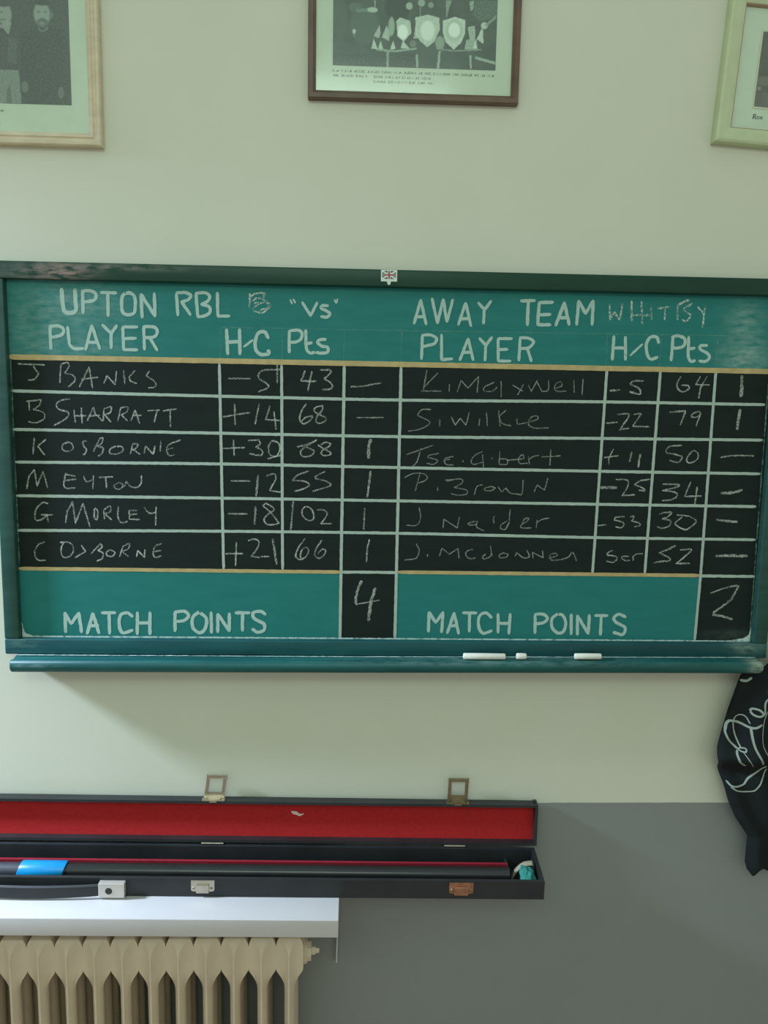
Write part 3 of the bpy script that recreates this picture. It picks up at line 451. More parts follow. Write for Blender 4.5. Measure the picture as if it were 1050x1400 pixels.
# the printed pictures: blobs and outlines with a grey value
PRINT_TROPHIES = [('e', -376, 6865, 144, 310, 0.24),
 ('e', 72, 6735, 268, 310, 0.26),
 ('e', -87, 7038, 124, 82, 0.28),
 ('p', (-87, 7001, 145, 7027, 321, 6997, 302, 6960, -47, 6957), 0.42),
 ('e', 224, 7003, 93, 45, 0.7),
 ('p', (250, 7157, 276, 7158, 277, 7050, 258, 7049), 0.6),
 ('p', (503, 7166, 532, 7167, 531, 7040, 515, 7039), 0.6),
 ('e', 671, 7063, 227, 268, 0.1),
 ('e', 885, 7088, 62, 62, 0.65),
 ('e', -105, 6629, 31, 41, 0.75),
 ('p', (-121, 6601, -91, 6602, -100, 6529), 0.55),
 ('p', (-488, 6242, 1040, 6290, 1045, 6051, -486, 6031), 0.13),
 ('p', (204, 6374, 351, 6342, 665, 6337, 1037, 6390, 1038, 6360, 666, 6301, 352, 6309), 0.6),
 ('p', (250, 6558, 354, 6762, 376, 6617, 348, 6525), 0.7),
 ('p', (397, 6545, 481, 6748, 542, 6641, 535, 6485), 0.72),
 ('e', 570, 6733, 57, 165, 0.6),
 ('p', (656, 6826, 723, 6892, 910, 6835, 934, 6635, 800, 6485, 680, 6572), 0.8),
 ('e', 777, 6648, 93, 124, 0.95),
 ('p', (214, 6347, 251, 6522, 312, 6378, 322, 6341), 0.8),
 ('p', (332, 6342, 378, 6499, 430, 6345), 0.78),
 ('p', (557, 6349, 603, 6497, 655, 6352), 0.82),
 ('p', (743, 6373, 780, 6502, 910, 6369), 0.8),
 ('e', 967, 6453, 62, 62, 0.4),
 ('p', (975, 6545, 1017, 6856, 1053, 6548), 0.7),
 ('p', (485, 6310, 538, 6311, 537, 6035, 494, 6034), 0.55),
 ('p', (1021, 6271, 1050, 6272, 1055, 6051, 1026, 6051), 0.5),
 ('p', (1000, 6902, 1110, 6924, 1221, 6956, 1434, 6907, 1450, 6710, 1354, 6499, 1224, 6400, 1090, 6509, 1006, 6620), 0.8),
 ('e', 1227, 6684, 128, 170, 0.9),
 ('p', (1506, 6862, 1717, 6935, 1911, 6885, 1908, 6649, 1842, 6495, 1713, 6378, 1557, 6505, 1501, 6674), 0.84),
 ('e', 1714, 6699, 160, 181, 0.72),
 ('e', 1713, 6709, 106, 128, 0.93),
 ('e', 1456, 6483, 85, 117, 0.55),
 ('p', (1956, 6764, 2087, 6796, 2104, 6561, 2003, 6557), 0.7),
 ('p', (1906, 6384, 1942, 6555, 2125, 6561, 2151, 6391), 0.65),
 ('p', (2069, 6408, 2095, 6541, 2140, 6410), 0.85),
 ('p', (2125, 6571, 2229, 6782, 2254, 6490), 0.82),
 ('p', (2083, 7219, 2488, 7232, 2477, 6969, 2176, 6865, 2050, 6993), 0.3),
 ('e', 2259, 6802, 64, 59, 0.75),
 ('p', (2259, 6811, 2466, 6988, 2468, 6931, 2301, 6784), 0.5),
 ('p', (1397, 6396, 1723, 6368, 2232, 6404, 2233, 6379, 1724, 6340, 1398, 6371), 0.5),
 ('p', (1024, 6280, 1059, 6281, 1076, 6044, 1044, 6043), 0.6),
 ('p', (1435, 6340, 1476, 6342, 1457, 6046, 1410, 6045), 0.65),
 ('p', (2001, 6292, 2042, 6293, 2050, 6055, 2019, 6054), 0.65),
 ('p', (2104, 6276, 2485, 6192, 2476, 6144, 2115, 6229), 0.65),
 ('p', (1548, 7201, 1659, 7204, 1611, 7091, 1566, 6892, 1553, 7014), 0.55),
 ('p', (1972, 7196, 2052, 7218, 2047, 7068, 1998, 7038), 0.6),
 ('p', (1077, 7073, 1097, 7073, 1100, 6924, 1084, 6923), 0.6),
 ('e', 1105, 7148, 64, 64, 0.6),
 ('e', 1277, 7117, 53, 53, 0.5)]
PRINT_MEN = [('p', (-7487, 7613, -5128, 7696, -5169, 6521, -7555, 6443), 0.21),
 ('p', (-6061, 6401, -5767, 6529, -5535, 6536, -5252, 6372, -5215, 5225, -6113, 5199), 0.17),
 ('e', -5672, 6741, 146, 209, 0.62),
 ('e', -5664, 6937, 138, 54, 0.16),
 ('e', -5667, 6605, 100, 62, 0.34),
 ('e', -5728, 6776, 29, 16, 0.42),
 ('e', -5612, 6779, 29, 16, 0.42),
 ('e', -5665, 6659, 46, 16, 0.34),
 ('e', -5678, 6586, 52, 29, 0.5),
 ('e', -5499, 6729, 25, 62, 0.4),
 ('p', (-5748, 6520, -5683, 6468, -5574, 6535, -5566, 6493, -5684, 6431, -5759, 6492), 0.42),
 ('p', (-6791, 6413, -6292, 6393, -6108, 6216, -6107, 5793, -6823, 5771), 0.2),
 ('e', -6325, 6719, 121, 193, 0.62),
 ('e', -6337, 6891, 125, 52, 0.2),
 ('e', -6368, 6627, 62, 16, 0.4),
 ('e', -6381, 6754, 33, 16, 0.45),
 ('p', (-6517, 6513, -6206, 6596, -6274, 6375, -6365, 6482), 0.64),
 ('p', (-6276, 6339, -6123, 6307, -6161, 5884, -6314, 5916), 0.3),
 ('p', (-6726, 5774, -6117, 5793, -6093, 5227, -6346, 5220, -6754, 5208), 0.55),
 ('p', (-6334, 5471, -6283, 5547, -6258, 5222, -6365, 5219), 0.36),
 ('e', -6022, 5509, 62, 96, 0.4),
 ('e', -5383, 5426, 50, 104, 0.4)]
PRINT_ROOM = [('e', 7513, 6019, 163, 81, 0.38),
 ('p', (7369, 5809, 7894, 5825, 7918, 5544, 7309, 5545), 0.34),
 ('e', 7423, 5886, 40, 40, 0.52),
 ('e', 7731, 6305, 122, 409, 0.25),
 ('e', 7703, 6637, 81, 102, 0.5),
 ('e', 7438, 5699, 81, 122, 0.28)]

# ================================================================== the room
bm = bmesh.new(); pbox(bm, -3.2, 3.2, -EYE, 1.75, WALL - 0.15, WALL)
o = obj('wall_back', bm, 'wall'); tag(o, kind='structure')
bm = bmesh.new(); box(bm, -3.2, 3.2, -4.0, -WALL + 0.0, -0.12, 0.0)
o = obj('floor', bm, 'floor'); tag(o, kind='structure')

# ================================================================== scoreboard
board = thing('scoreboard', 'wide green framed chalk scoreboard with two team tables, hung on the wall', 'scoreboard', P(0.08, -0.53, WALL))
XL, XR = -0.6443, 0.8035
YT, YG, YB, YE = 0.2110, 0.0706, -0.3322, -0.4680
VX = (-0.2548, -0.1391, -0.0230, 0.0853, 0.4780, 0.5824, 0.6921)

bm = bmesh.new(); pbox(bm, -0.668, 0.828, -0.494, 0.238, WALL, -0.0085)
obj('backing_board', bm, 'rail_side', board)
def panel(name, X0, X1, Y0, Y1, mat):
    b = bmesh.new(); pbox(b, X0, X1, Y0, Y1, -0.0085, 0.0); return obj(name, b, mat, board)
header = panel('header_panel', XL - 0.004, XR + 0.004, YG, YT + 0.003, 'teal')
score = panel('score_panel', XL - 0.004, XR + 0.004, YB, YG, 'black')
foot_l = panel('match_points_panel', XL - 0.004, VX[2], YE - 0.003, YB, 'teal2')
box_l = panel('total_box', VX[2], VX[3], YE - 0.003, YB, 'black')
foot_r = panel('match_points_panel', VX[3], VX[6], YE - 0.003, YB, 'teal2')
box_r = panel('total_box', VX[6], XR + 0.004, YE - 0.003, YB, 'black')

# frame rails with a rounded front, mitre-less butt joints
def rail(X0, X1, Y0, Y1, mat, front=0.015):
    b = bmesh.new(); pbox(b, X0, X1, Y0, Y1, WALL, front, 0.0025, 3); return obj('frame_rail', b, mat, board, smooth=True)
rail(-0.6735, 0.8325, 0.2110, 0.2425, 'rail_top')
rail(-0.6735, 0.8325, -0.4985, -0.4680, 'rail_low')
rail(-0.6735, -0.6455, -0.4680, 0.2110, 'rail_side')
rail(0.8045, 0.8325, -0.4680, 0.2110, 'rail_side')

# chalk tray: rounded nosing, groove behind it
prof = [(WALL, -0.5215), (0.030, -0.5245), (0.041, -0.5240), (0.047, -0.5205), (0.050, -0.5140), (0.0495, -0.5070), (0.046, -0.5015), (0.041, -0.4995),
        (0.037, -0.5000), (0.034, -0.5020), (0.027, -0.5020), (0.024, -0.4998), (0.016, -0.4992), (WALL, -0.4990)]
bm = bmesh.new()
secs = []
for X, dy, k in ((-0.6525, -0.0012, 0.0), (-0.650, -0.0012, 1.0), (0.0, 0.0003, 1.0), (0.806, 0.0035, 1.0), (0.811, 0.0035, 0.0)):
    s = []
    for (oo, y) in prof:
        cy = -0.5118; co = 0.014
        q = 1.0 if k else 0.93
        s.append(P(X, cy + (y - cy) * q + dy, WALL if oo == WALL else co + (oo - co) * q))
    secs.append([bm.verts.new(p) for p in s])
n = len(prof)
for a, b in zip(secs, secs[1:]):
    for i in range(n): bm.faces.new((a[i], a[(i + 1) % n], b[(i + 1) % n], b[i]))
bm.faces.new(secs[0][::-1]); bm.faces.new(secs[-1])
obj('chalk_tray', bm, 'tray', board, smooth=True)

# ruled lines, painted by hand
def board_pt(X, Y, lift): return P(X, Y, lift)
ROWS = [[(-6458, 80), (-2574, 48), (854, 35), (4766, 69), (7941, 69)], [(-6445, -640), (-2558, -651), (868, -662), (4790, -634), (7950, -617)],
        [(-6426, -1257), (-2546, -1237), (845, -1258), (4762, -1273), (7960, -1278)], [(-6437, -1901), (-2524, -1896), (836, -1906), (4755, -1922), (7930, -1927)],
        [(-6439, -2570), (-2517, -2543), (834, -2543), (4750, -2584), (7970, -2591)]]
COLS = [[(-2568, 662), (-2528, -3290)], [(-1401, 655), (-1381, -3290)], [(-218, 661), (-240, -3300), (-247, -4670)], [(861, 662), (844, -4660)],
        [(4814, 687), (4745, -3310)], [(5854, 687), (5795, -3310)], [(6936, 691), (6925, -3300), (6900, -4671)]]
bm = bmesh.new()
for i, L in enumerate(ROWS): ribbon(bm, smooth_line([Vector((x * 1e-4, y * 1e-4)) for x, y in L]), 0.0056, board_pt, 0.0003 + i * 1e-5, 0.10, 0.006, i * 5.1)
for i, L in enumerate(COLS): ribbon(bm, [Vector((x * 1e-4, y * 1e-4)) for x, y in L], 0.0054 if i not in (2, 3) else 0.0058, board_pt, 0.0004 + i * 1e-5, 0.10, 0.006, 40 + i * 5.1)
for i, (a, b, y) in enumerate(((VX[2], VX[3], -0.3325), (VX[6], XR - 0.002, -0.3335))): ribbon(bm, [(a, y), (b, y)], 0.0058, board_pt, 0.0005, 0.14, 0.005, 90 + i)
obj('ruled_lines', bm, 'line', score)
bm = bmesh.new(); ribbon(bm, [(XL, -0.333), (XL + 0.0005, 0.068)], 0.0022, board_pt, 0.0003, 0.3, 0.006, 3)
obj('edge_line', bm, 'guide', score)
bm = bmesh.new(); ribbon(bm, [(XR - 0.001, -0.468), (XR - 0.004, -0.1), (XR - 0.005, 0.06)], 0.0026, board_pt, 0.00035, 0.35, 0.006, 7)
obj('edge_line', bm, 'guide', score)
bm = bmesh.new(); ribbon(bm, [(XL - 0.003, YG), (XR + 0.003, YG)], 0.0098, board_pt, 0.0006, 0.05, 0.008, 2)
obj('gold_stripe', bm, 'gold', header)
for pnl, a, b in ((foot_l, XL, VX[2] - 0.003), (foot_r, VX[3] + 0.003, VX[6] - 0.003)):
    bm = bmesh.new(); ribbon(bm, [(a, YB + 0.0005), (b, YB - 0.0005)], 0.0072, board_pt, 0.0006, 0.07, 0.008, a)
    obj('gold_stripe', bm, 'gold', pnl)
# faint setting-out lines on the header
bm = bmesh.new()
for X in VX: ribbon(bm, [(X, 0.077), (X + 0.001, 0.132)], 0.0014, board_pt, 0.0003, 0.2, 0.006, X)
ribbon(bm, [(VX[0], 0.1325), (0.12, 0.1335), (XR - 0.01, 0.137)], 0.0014, board_pt, 0.0003, 0.2, 0.006, 4)
obj('guide_lines', bm, 'guide', header)
# paint worn to white along the bottom edge, thicker in the corners
bm = bmesh.new()
ribbon(bm, [(XL + 0.002, -0.4672), (-0.3, -0.4672), (0.4, -0.4675), (XR - 0.004, -0.4680)], 0.0042, board_pt, 0.0010, 0.25, 0.005, 5)
for s, X, hgt, wid in ((1, XL, 0.030, 0.018), (-1, XR, 0.032, 0.036)):
    pts = [(X, hgt), (X + s * 0.004, hgt * 0.45), (X + s * wid * 0.4, 0.007), (X + s * wid, 0.004), (X + s * wid, 0.0005), (X, 0.0005)]
    vs = [bm.verts.new(P(x, YE + y, 0.0012)) for x, y in pts]; bm.faces.new(vs)
obj('worn_edge', bm, 'wear_and_highlight', board)
# highlight painted as a pale ribbon where the tray meets the rail
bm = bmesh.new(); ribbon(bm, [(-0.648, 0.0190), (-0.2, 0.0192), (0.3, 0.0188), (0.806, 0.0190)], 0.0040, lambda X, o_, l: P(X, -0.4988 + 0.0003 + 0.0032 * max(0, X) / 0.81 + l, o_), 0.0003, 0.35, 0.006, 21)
obj('highlight_line', bm, 'wear_and_highlight', board)
# the lettering and the chalk
order = {'header': header, 'score': score, 'foot': None, 'box': None}
for i, (where, kind, data) in enumerate(WRITING):
    par = order[where]
    if par is None:
        left = data[0][2] < 1000
        par = (foot_l if left else foot_r) if where == 'foot' else (box_l if left else box_r)
    if kind == 'paint':
        obj('painted_lettering', strokes(data, board_pt, 0.00025, 0.12, 0.0035), 'letter', par)
    else:
        obj('chalk_writing', strokes(data, board_pt, 0.00025, 0.30, 0.0020), 'chalk_broken' if where == 'header' else 'chalk_faint' if data[0][0] < 24 else 'chalk_mark', par)
# little union flag badge on the top rail
bm = bmesh.new()
pbox(bm, 0.0446, 0.0746, 0.2205, 0.2415, 0.015, 0.0166, 0.0006, 2)
vs0 = [(0.0556, 0.2207), (0.0576, 0.2150), (0.0592, 0.2145), (0.0618, 0.2150), (0.0632, 0.2207)]
prism(bm, [P(x, y, 0.0152) for x, y in vs0], [P(x, y, 0.0164) for x, y in vs0])
badge = obj('flag_badge', bm, 'badge_white', board, label='small white badge with a union flag and a tab below')
fx0, fx1, fy0, fy1 = 0.0468, 0.0722, 0.2252, 0.2395
fcx, fcy = (fx0 + fx1) / 2, (fy0 + fy1) / 2
bm = bmesh.new()
for sx in (-1, 1):
    for sy in (-1, 1):
        ex = fx0 if sx < 0 else fx1; ey = fy0 if sy < 0 else fy1
        for tri in (((fcx + sx * 0.0030, ey), (fcx + sx * 0.0030, fcy + sy * 0.0035), (ex - sx * 0.0030, ey)), ((ex, fcy + sy * 0.0022), (fcx + sx * 0.0062, fcy + sy * 0.0022), (ex, ey - sy * 0.0022))):
            bm.faces.new([bm.verts.new(P(x, y, 0.0168)) for x, y in tri])
obj('flag_blue', bm, 'badge_blue', badge)
bm = bmesh.new()
pbox(bm, fcx - 0.0014, fcx + 0.0014, fy0, fy1, 0.0166, 0.0169); pbox(bm, fx0, fx1, fcy - 0.0012, fcy + 0.0012, 0.0166, 0.01692)
obj('flag_cross', bm, 'badge_red', badge)

# ================================================================== chalk sticks on the tray
def chalk_stick(X0, X1, out, r, label, tilt=0.0):
    b = bmesh.new(); y = -0.4995 + r - 0.0001 + 0.0003 + (0.0035 * X0 / 0.81)
    seg = 18
    prof = [(0.0, 0.55), (0.0006, 0.85), (0.0018, 1.0), (1 - 0.0, 1.0), (0.0, 0.8), (0.0, 0.5)]
    Ln = X1 - X0
    st = [(0, 0.5), (0.0007, 0.85), (0.002, 1.0), (Ln * 0.4, 1.02), (Ln - 0.002, 0.97), (Ln - 0.0006, 0.85), (Ln, 0.5)]
    rings = []
    for d, k in st:
        rings.append([b.verts.new(P(X0 + d, y + math.sin(2 * math.pi * i / seg) * r * k, out + tilt * d + math.cos(2 * math.pi * i / seg) * r * k)) for i in range(seg)])
    for a, c in zip(rings, rings[1:]):
        for i in range(seg): b.faces.new((a[i], a[(i + 1) % seg], c[(i + 1) % seg], c[i]))
    b.faces.new(rings[0][::-1]); b.faces.new(rings[-1])
    o = obj('chalk_stick', b, 'chalk', smooth=True)
    return tag(o, label, 'chalk', 'chalk sticks on the tray')
chalk_stick(0.2176, 0.3009, 0.0305, 0.0062, 'longest white chalk stick, lying on the scoreboard tray', 0.01)
chalk_stick(0.3225, 0.3427, 0.0305, 0.0062, 'short stub of white chalk between the two longer sticks on the tray')
chalk_stick(0.4382, 0.4919, 0.0300, 0.0060, 'half-length white chalk stick, rightmost on the scoreboard tray', -0.01)

# ================================================================== framed pictures
def moulding(bm, x0, x1, z0, z1, prof, back):
    """mitred rectangular frame; prof = (inset from the outer edge, height out from the back)"""
    rings = []
    for ins, h in prof:
        rings.append([bm.verts.new((x, -(back + h), z)) for x, z in ((x0 + ins, z0 + ins), (x1 - ins, z0 + ins), (x1 - ins, z1 - ins), (x0 + ins, z1 - ins))])
    m = len(rings)
    for k in range(m):
        a, b = rings[k], rings[(k + 1) % m]
        for i in range(4): bm.faces.new((a[i], a[(i + 1) % 4], b[(i + 1) % 4], b[i]))
def inside(poly, x, y):
    c = False; n = len(poly) // 2; j = n - 1
    for i in range(n):
        xi, yi, xj, yj = poly[2 * i], poly[2 * i + 1], poly[2 * j], poly[2 * j + 1]
        if (yi > y) != (yj > y) and x < (xj - xi) * (y - yi) / (yj - yi + 1e-12) + xi: c = not c
        j = i
    return c
def print_mesh(x0, x1, z0, z1, out, prims, base, tint, floor_, step, frame, gain=1.0):
    """a photograph as a finely divided sheet; the printed picture is a colour per point"""
    nx = int((x1 - x0) / step); nz = int((z1 - z0) / step)
    b = bmesh.new(); lay = b.verts.layers.float_color.new('ink')
    g = []
    for j in range(nz + 1):
        row = []
        for i in range(nx + 1):
            x = x0 + (x1 - x0) * i / nx; z = z0 + (z1 - z0) * j / nz
            v = b.verts.new((x, -out, z))
            q = frame(x, z)                               # board millimetre/10 coordinates of this point
            val = base + 0.05 * noise.noise(Vector((q[0] * 0.004, q[1] * 0.004, 1))) + 0.03 * noise.noise(Vector((q[0] * 0.016, q[1] * 0.016, 5)))
            for p in prims:
                if p[0] == 'e':
                    d = ((q[0] - p[1]) / p[3]) ** 2 + ((q[1] - p[2]) / p[4]) ** 2
                    if d < 1.25:
                        k = min(1, max(0, (1.25 - d) / 0.5)); val = val * (1 - k) + p[5] * k
                elif inside(p[1], q[0], q[1]):
                    val = p[2] * 0.92 + val * 0.08 + 0.10 * noise.noise(Vector((q[0] * 0.03, q[1] * 0.03, 3)))
            val = floor_ + (1 - floor_) * max(0, val) * gain  # dark tones lifted: ambient haze put into the print colour
            l = max(0, val) ** 2.2
            k = min(1, max(0, val)) ** 1.3                     # the greenish cast of the old print fades out in its whites
            v[lay] = (l * (tint[0] + (0.84 - tint[0]) * k), l * tint[1], l * (tint[2] + (0.84 - tint[2]) * k), 1)
            row.append(v)
        g.append(row)
    for j in range(nz):
        for i in range(nx):
            b.faces.new((g[j][i], g[j][i + 1], g[j + 1][i + 1], g[j + 1][i]))
    return b
def sheet(name, x0, x1, z0, z1, o0, o1, mat, parent):
    b = bmesh.new(); box(b, x0, x1, -o1, -o0, z0, z1); return obj(name, b, mat, parent, local=True)
def fake_type(bm, x0, x1, z, hgt, rnd, out, skew=0.0):
    """illegible typescript: word-length runs of tiny letter-like strokes"""
    x = x0
    while x < x1:
        for _ in range(rnd.randint(3, 8)):
            if x > x1: break
            k = rnd.random(); zz = z + skew * (x - x0)
            w_ = hgt * 0.55
            segs = [((0, 0), (0, 1))] if k < 0.3 else [((0, 0), (0.5, 1)), ((0.5, 1), (1, 0))] if k < 0.5 else [((0, 1), (1, 1)), ((0, 0), (1, 0)), ((0, 0), (0, 1))] if k < 0.75 else [((0, 0), (1, 0)), ((1, 0), (1, 1))]
            for a, c in segs:
                ribbon(bm, [(x + a[0] * w_, zz + a[1] * hgt), (x + c[0] * w_, zz + c[1] * hgt)], 0.0008, lambda X, Y, l: Vector((X, -l, Y)), out, 0, 0.01, 0, False)
            x += hgt * 0.85
        x += hgt * 1.1

# --- middle: team photograph behind a table of trophies, brown frame
ox, oy = 0.0995, 0.5457
mid = thing('framed_photograph', 'brown wooden framed team photograph with trophies on a table, above the scoreboard', 'picture', P(ox, oy, WALL), 'framed photographs above the scoreboard')
hw, H = 0.1927, 0.305
B = 0.0004
bm = bmesh.new(); moulding(bm, -hw, hw, 0, H, [(0, 0), (0, 0.014), (0.0015, 0.0165), (0.009, 0.0165), (0.0125, 0.0135), (0.0142, 0.0125), (0.0142, 0)], B)
obj('frame', bm, 'brown_frame', mid, local=True, smooth=False)
sheet('mount', -hw + 0.005, hw - 0.005, 0.005, H - 0.005, B, 0.0095, 'mount', mid)
fr = lambda x, z: ((x + ox) * 1e4, (z + oy) * 1e4)
px0, px1, pz0, pz1 = -0.0486 - ox, 0.2488 - ox, 0.6042 - oy, 0.795 - oy
extra = [('e', -400 + i * 640 + 80, 7560 + (i % 2) * 90, 90, 130, 0.62) for i in range(5)] + [('e', -400 + i * 640 + 80, 7680 + (i % 2) * 90, 95, 50, 0.12) for i in range(5)]
obj('photograph', print_mesh(px0, px1, pz0, pz1, 0.0098, PRINT_TROPHIES + extra, 0.19, (0.50, 1.0, 0.60), 0.20, 0.0011, fr, 1.08), 'print', mid, local=True)
rnd = random.Random(3); bm = bmesh.new()
fake_type(bm, px0, px1 - 0.002, 0.5935 - oy, 0.0034, rnd, 0.0099); fake_type(bm, px0, px0 + 0.062, 0.5855 - oy, 0.0034, rnd, 0.0099)
fake_type(bm, px0 + 0.075, px0 + 0.180, 0.5850 - oy, 0.0034, rnd, 0.0099); fake_type(bm, px0 + 0.075, px0 + 0.185, 0.5770 - oy, 0.0034, rnd, 0.0099)
obj('caption', bm, 'ink', mid, local=True)
sheet('glass', -hw + 0.011, hw - 0.011, 0.011, H - 0.011, 0.0105, 0.0122, 'glass', mid)

# --- left: two men in dark clothes, cream frame
ox, oy = -0.690, 0.4505
left = thing('framed_photograph', 'cream framed black and white photograph of standing men, top left corner', 'picture', P(ox, oy, WALL), 'framed photographs above the scoreboard')
hw, H = 0.2240, 0.330
bm = bmesh.new(); moulding(bm, -hw, hw, 0, H, [(0, 0), (0, 0.015), (0.002, 0.018), (0.006, 0.0185), (0.0095, 0.0150), (0.0125, 0.0150), (0.0150, 0.0172), (0.0195, 0.0150), (0.0232, 0.0115), (0.0232, 0)], B)
obj('frame', bm, 'cream_frame', left, local=True)
sheet('mount', -hw + 0.008, hw - 0.008, 0.008, H - 0.008, B, 0.0085, 'mount', left)
fr = lambda x, z: ((x + ox) * 1e4, (z + oy) * 1e4)
mirror = [(p[0], -13700 - p[1]) + p[2:] if p[0] == 'e' else (p[0], tuple(-13700 - v if k % 2 == 0 else v for k, v in enumerate(p[1])), p[2]) for p in PRINT_MEN[1:]]
obj('photograph', print_mesh(-0.1700, 0.1700, 0.5217 - oy, 0.745 - oy, 0.0088, mirror + PRINT_MEN, 0.20, (0.70, 1.0, 0.74), 0.22, 0.0012, fr, 0.86), 'print', left, local=True)
bm = bmesh.new(); rnd = random.Random(5)
for k, zz in enumerate((0.5075, 0.4970, 0.4865)): fake_type(bm, -0.12, 0.046 - 0.003 * k, zz - oy, 0.0034, rnd, 0.0089)
obj('caption', bm, 'ink', left, local=True)
sheet('glass', -hw + 0.018, hw - 0.018, 0.018, H - 0.018, 0.0098, 0.0112, 'glass', left)

# --- right: pale gilt frame hanging askew, double mount
ROLL = math.radians(3.4)
px_, py_ = 0.6609, 0.4899
right = thing('framed_photograph', 'pale gilt framed picture hanging askew, top right corner', 'picture', P(px_, py_, WALL), 'framed photographs above the scoreboard', ROLL)
W_, H = 0.355, 0.272
bm = bmesh.new(); moulding(bm, 0, W_, 0, H, [(0, 0), (0, 0.013), (0.002, 0.0185), (0.006, 0.0205), (0.020, 0.0195), (0.0275, 0.0170), (0.0275, 0)], B)
obj('frame', bm, 'gilt_frame', right, local=True)
bm = bmesh.new(); moulding(bm, 0.0275, W_ - 0.0275, 0.0275, H - 0.0275, [(0, 0), (0, 0.0160), (0.0018, 0.0160), (0.0032, 0.0100), (0.0032, 0)], B)
obj('slip', bm, 'copper', right, local=True)
sheet('mount', 0.020, W_ - 0.020, 0.020, H - 0.020, B, 0.0085, 'mount', right)
ix0, ix1, iz0, iz1 = 0.0665, W_ - 0.0665, 0.0675, H - 0.0665
bm = bmesh.new(); moulding(bm, ix0, ix1, iz0, iz1, [(0, 0), (0, 0.0086), (0.0010, 0.0094), (0.0034, 0.0090), (0.0034, 0)], B)
obj('mount_bevel', bm, 'mount_edge', right, local=True)
cs, sn = math.cos(ROLL), math.sin(ROLL)
fr = lambda x, z: ((px_ + x * cs + z * sn) * 1e4, (py_ - x * sn + z * cs) * 1e4)
obj('photograph', print_mesh(ix0 + 0.002, ix1 - 0.002, iz0 + 0.002, iz1 - 0.002, 0.0089, PRINT_ROOM, 0.22, (0.90, 1.0, 0.62), 0.20, 0.0015, fr, 0.8), 'print', right, local=True)
bm = bmesh.new(); tx, tz, th = 0.0715, 0.0500, 0.0075
fp = lambda X, Y, l: Vector((tx + X * th, -l, tz + Y * th))
for k, (wd, pts) in enumerate(((0.26, [(0.0, 0), (0.12, 1.0)]), (0.16, [(-0.1, 0), (0.22, 0)]), (0.16, [(0.0, 1.0), (0.55, 1.0), (0.72, 0.78), (0.55, 0.52), (0.18, 0.50)]), (0.24, [(0.42, 0.5), (0.68, 0.0), (0.85, 0.05)]),
     (0.15, [(1.30, 0.64), (1.12, 0.55), (1.04, 0.32), (1.12, 0.08), (1.30, 0.0), (1.50, 0.10), (1.57, 0.34), (1.49, 0.56), (1.30, 0.64)]), (0.20, [(1.84, 0.0), (1.94, 0.6)]), (0.15, [(1.92, 0.48), (2.14, 0.62), (2.32, 0.52), (2.27, 0.0), (2.42, 0.04)]))):
    ribbon(bm, pts, wd, fp, 0.0087 + k * 1e-5, 0.05, 0.1, k)
obj('caption', bm, 'black_ink', right, local=True)
sheet('glass', 0.026, W_ - 0.026, 0.026, H - 0.026, 0.0105, 0.0118, 'glass', right)

# ================================================================== shelf over the radiator
TILT = 0.0150                                             # the shelf runs slightly downhill to the right
SX, SY = -0.019, -0.9512
shelf = thing('wall_shelf', 'white painted shelf above the radiator, carrying the cue case', 'shelf', P(SX, SY, WALL), roll=TILT)
bm = bmesh.new(); box(bm, -0.95, 0.0, -0.200, 0.0, -0.0353, 0.0, 0.0016, 3)
obj('shelf_board', bm, 'shelf', shelf, local=True, smooth=True)
for x in (-0.0045, -0.88):
    bm = bmesh.new(); box(bm, x, x + 0.0035, -0.012, 0.0, -0.228, -0.0353, 0.0006); box(bm, x, x + 0.0035, -0.150, -0.012, -0.0385, -0.0353)
    obj('bracket', bm, 'shelf', shelf, local=True)

# ================================================================== cue case, open on the shelf
case = thing('cue_case', 'long black cue case lying open on the shelf, lined in red', 'case', P(SX, SY, WALL), roll=TILT)
CX0, CX1 = -0.900, 0.3985                                  # local x of the two ends
ob = -WALL                                                 # local y of the board face = 0.022 behind -> local y = -(out + 0.022)
def ly(out): return -(out - WALL)
b0, f0 = ly(0.012), ly(0.110)                              # back and front faces of the base
ZB, ZF = 0.0512, 0.0370                                    # height of the back and front walls
T = 0.0065
bm = bmesh.new()
def wedge(bm, x0, x1, ya, za, yb, zb, z0=0.0003):
    """upright wall from ya to yb (towards the room) whose top slopes from za to zb"""
    prism(bm, [Vector((x0, ya, z0)), Vector((x0, yb, z0)), Vector((x0, yb, zb)), Vector((x0, ya, za))],
              [Vector((x1, ya, z0)), Vector((x1, yb, z0)), Vector((x1, yb, zb)), Vector((x1, ya, za))])
zt = lambda y: ZB + (ZF - ZB) * (y - b0) / (f0 - b0)
wedge(bm, CX0, CX1, b0, ZB, b0 - T, zt(b0 - T))
wedge(bm, CX0, CX1, f0 + T, zt(f0 + T), f0, ZF)
wedge(bm, CX0, CX0 + T, b0 - T, zt(b0 - T), f0 + T, zt(f0 + T))
wedge(bm, CX1 - T, CX1, b0 - T, zt(b0 - T), f0 + T, zt(f0 + T))
box(bm, CX0 + T, CX1 - T, f0 + T, b0 - T, 0.0003, 0.0100)
base = obj('base', bm, 'vinyl', case, local=True)
bm = bmesh.new(); box(bm, CX0 + T, CX1 - 0.060, ly(0.0455), ly(0.0395), 0.010, 0.0345, 0.001); obj('divider', bm, 'red_strip', base, local=True, label='crimson felt divider running along the case')
bm = bmesh.new(); box(bm, CX1 - 0.062, CX1 - 0.058, f0 + T, b0 - T, 0.010, 0.031, 0.001); obj('end_divider', bm, 'vinyl', base, local=True)
bm = bmesh.new(); box(bm, CX0 + T, CX1 - 0.060, ly(0.0955), ly(0.0455), 0.0100, 0.0112); obj('lining', bm, 'red', base, local=True)
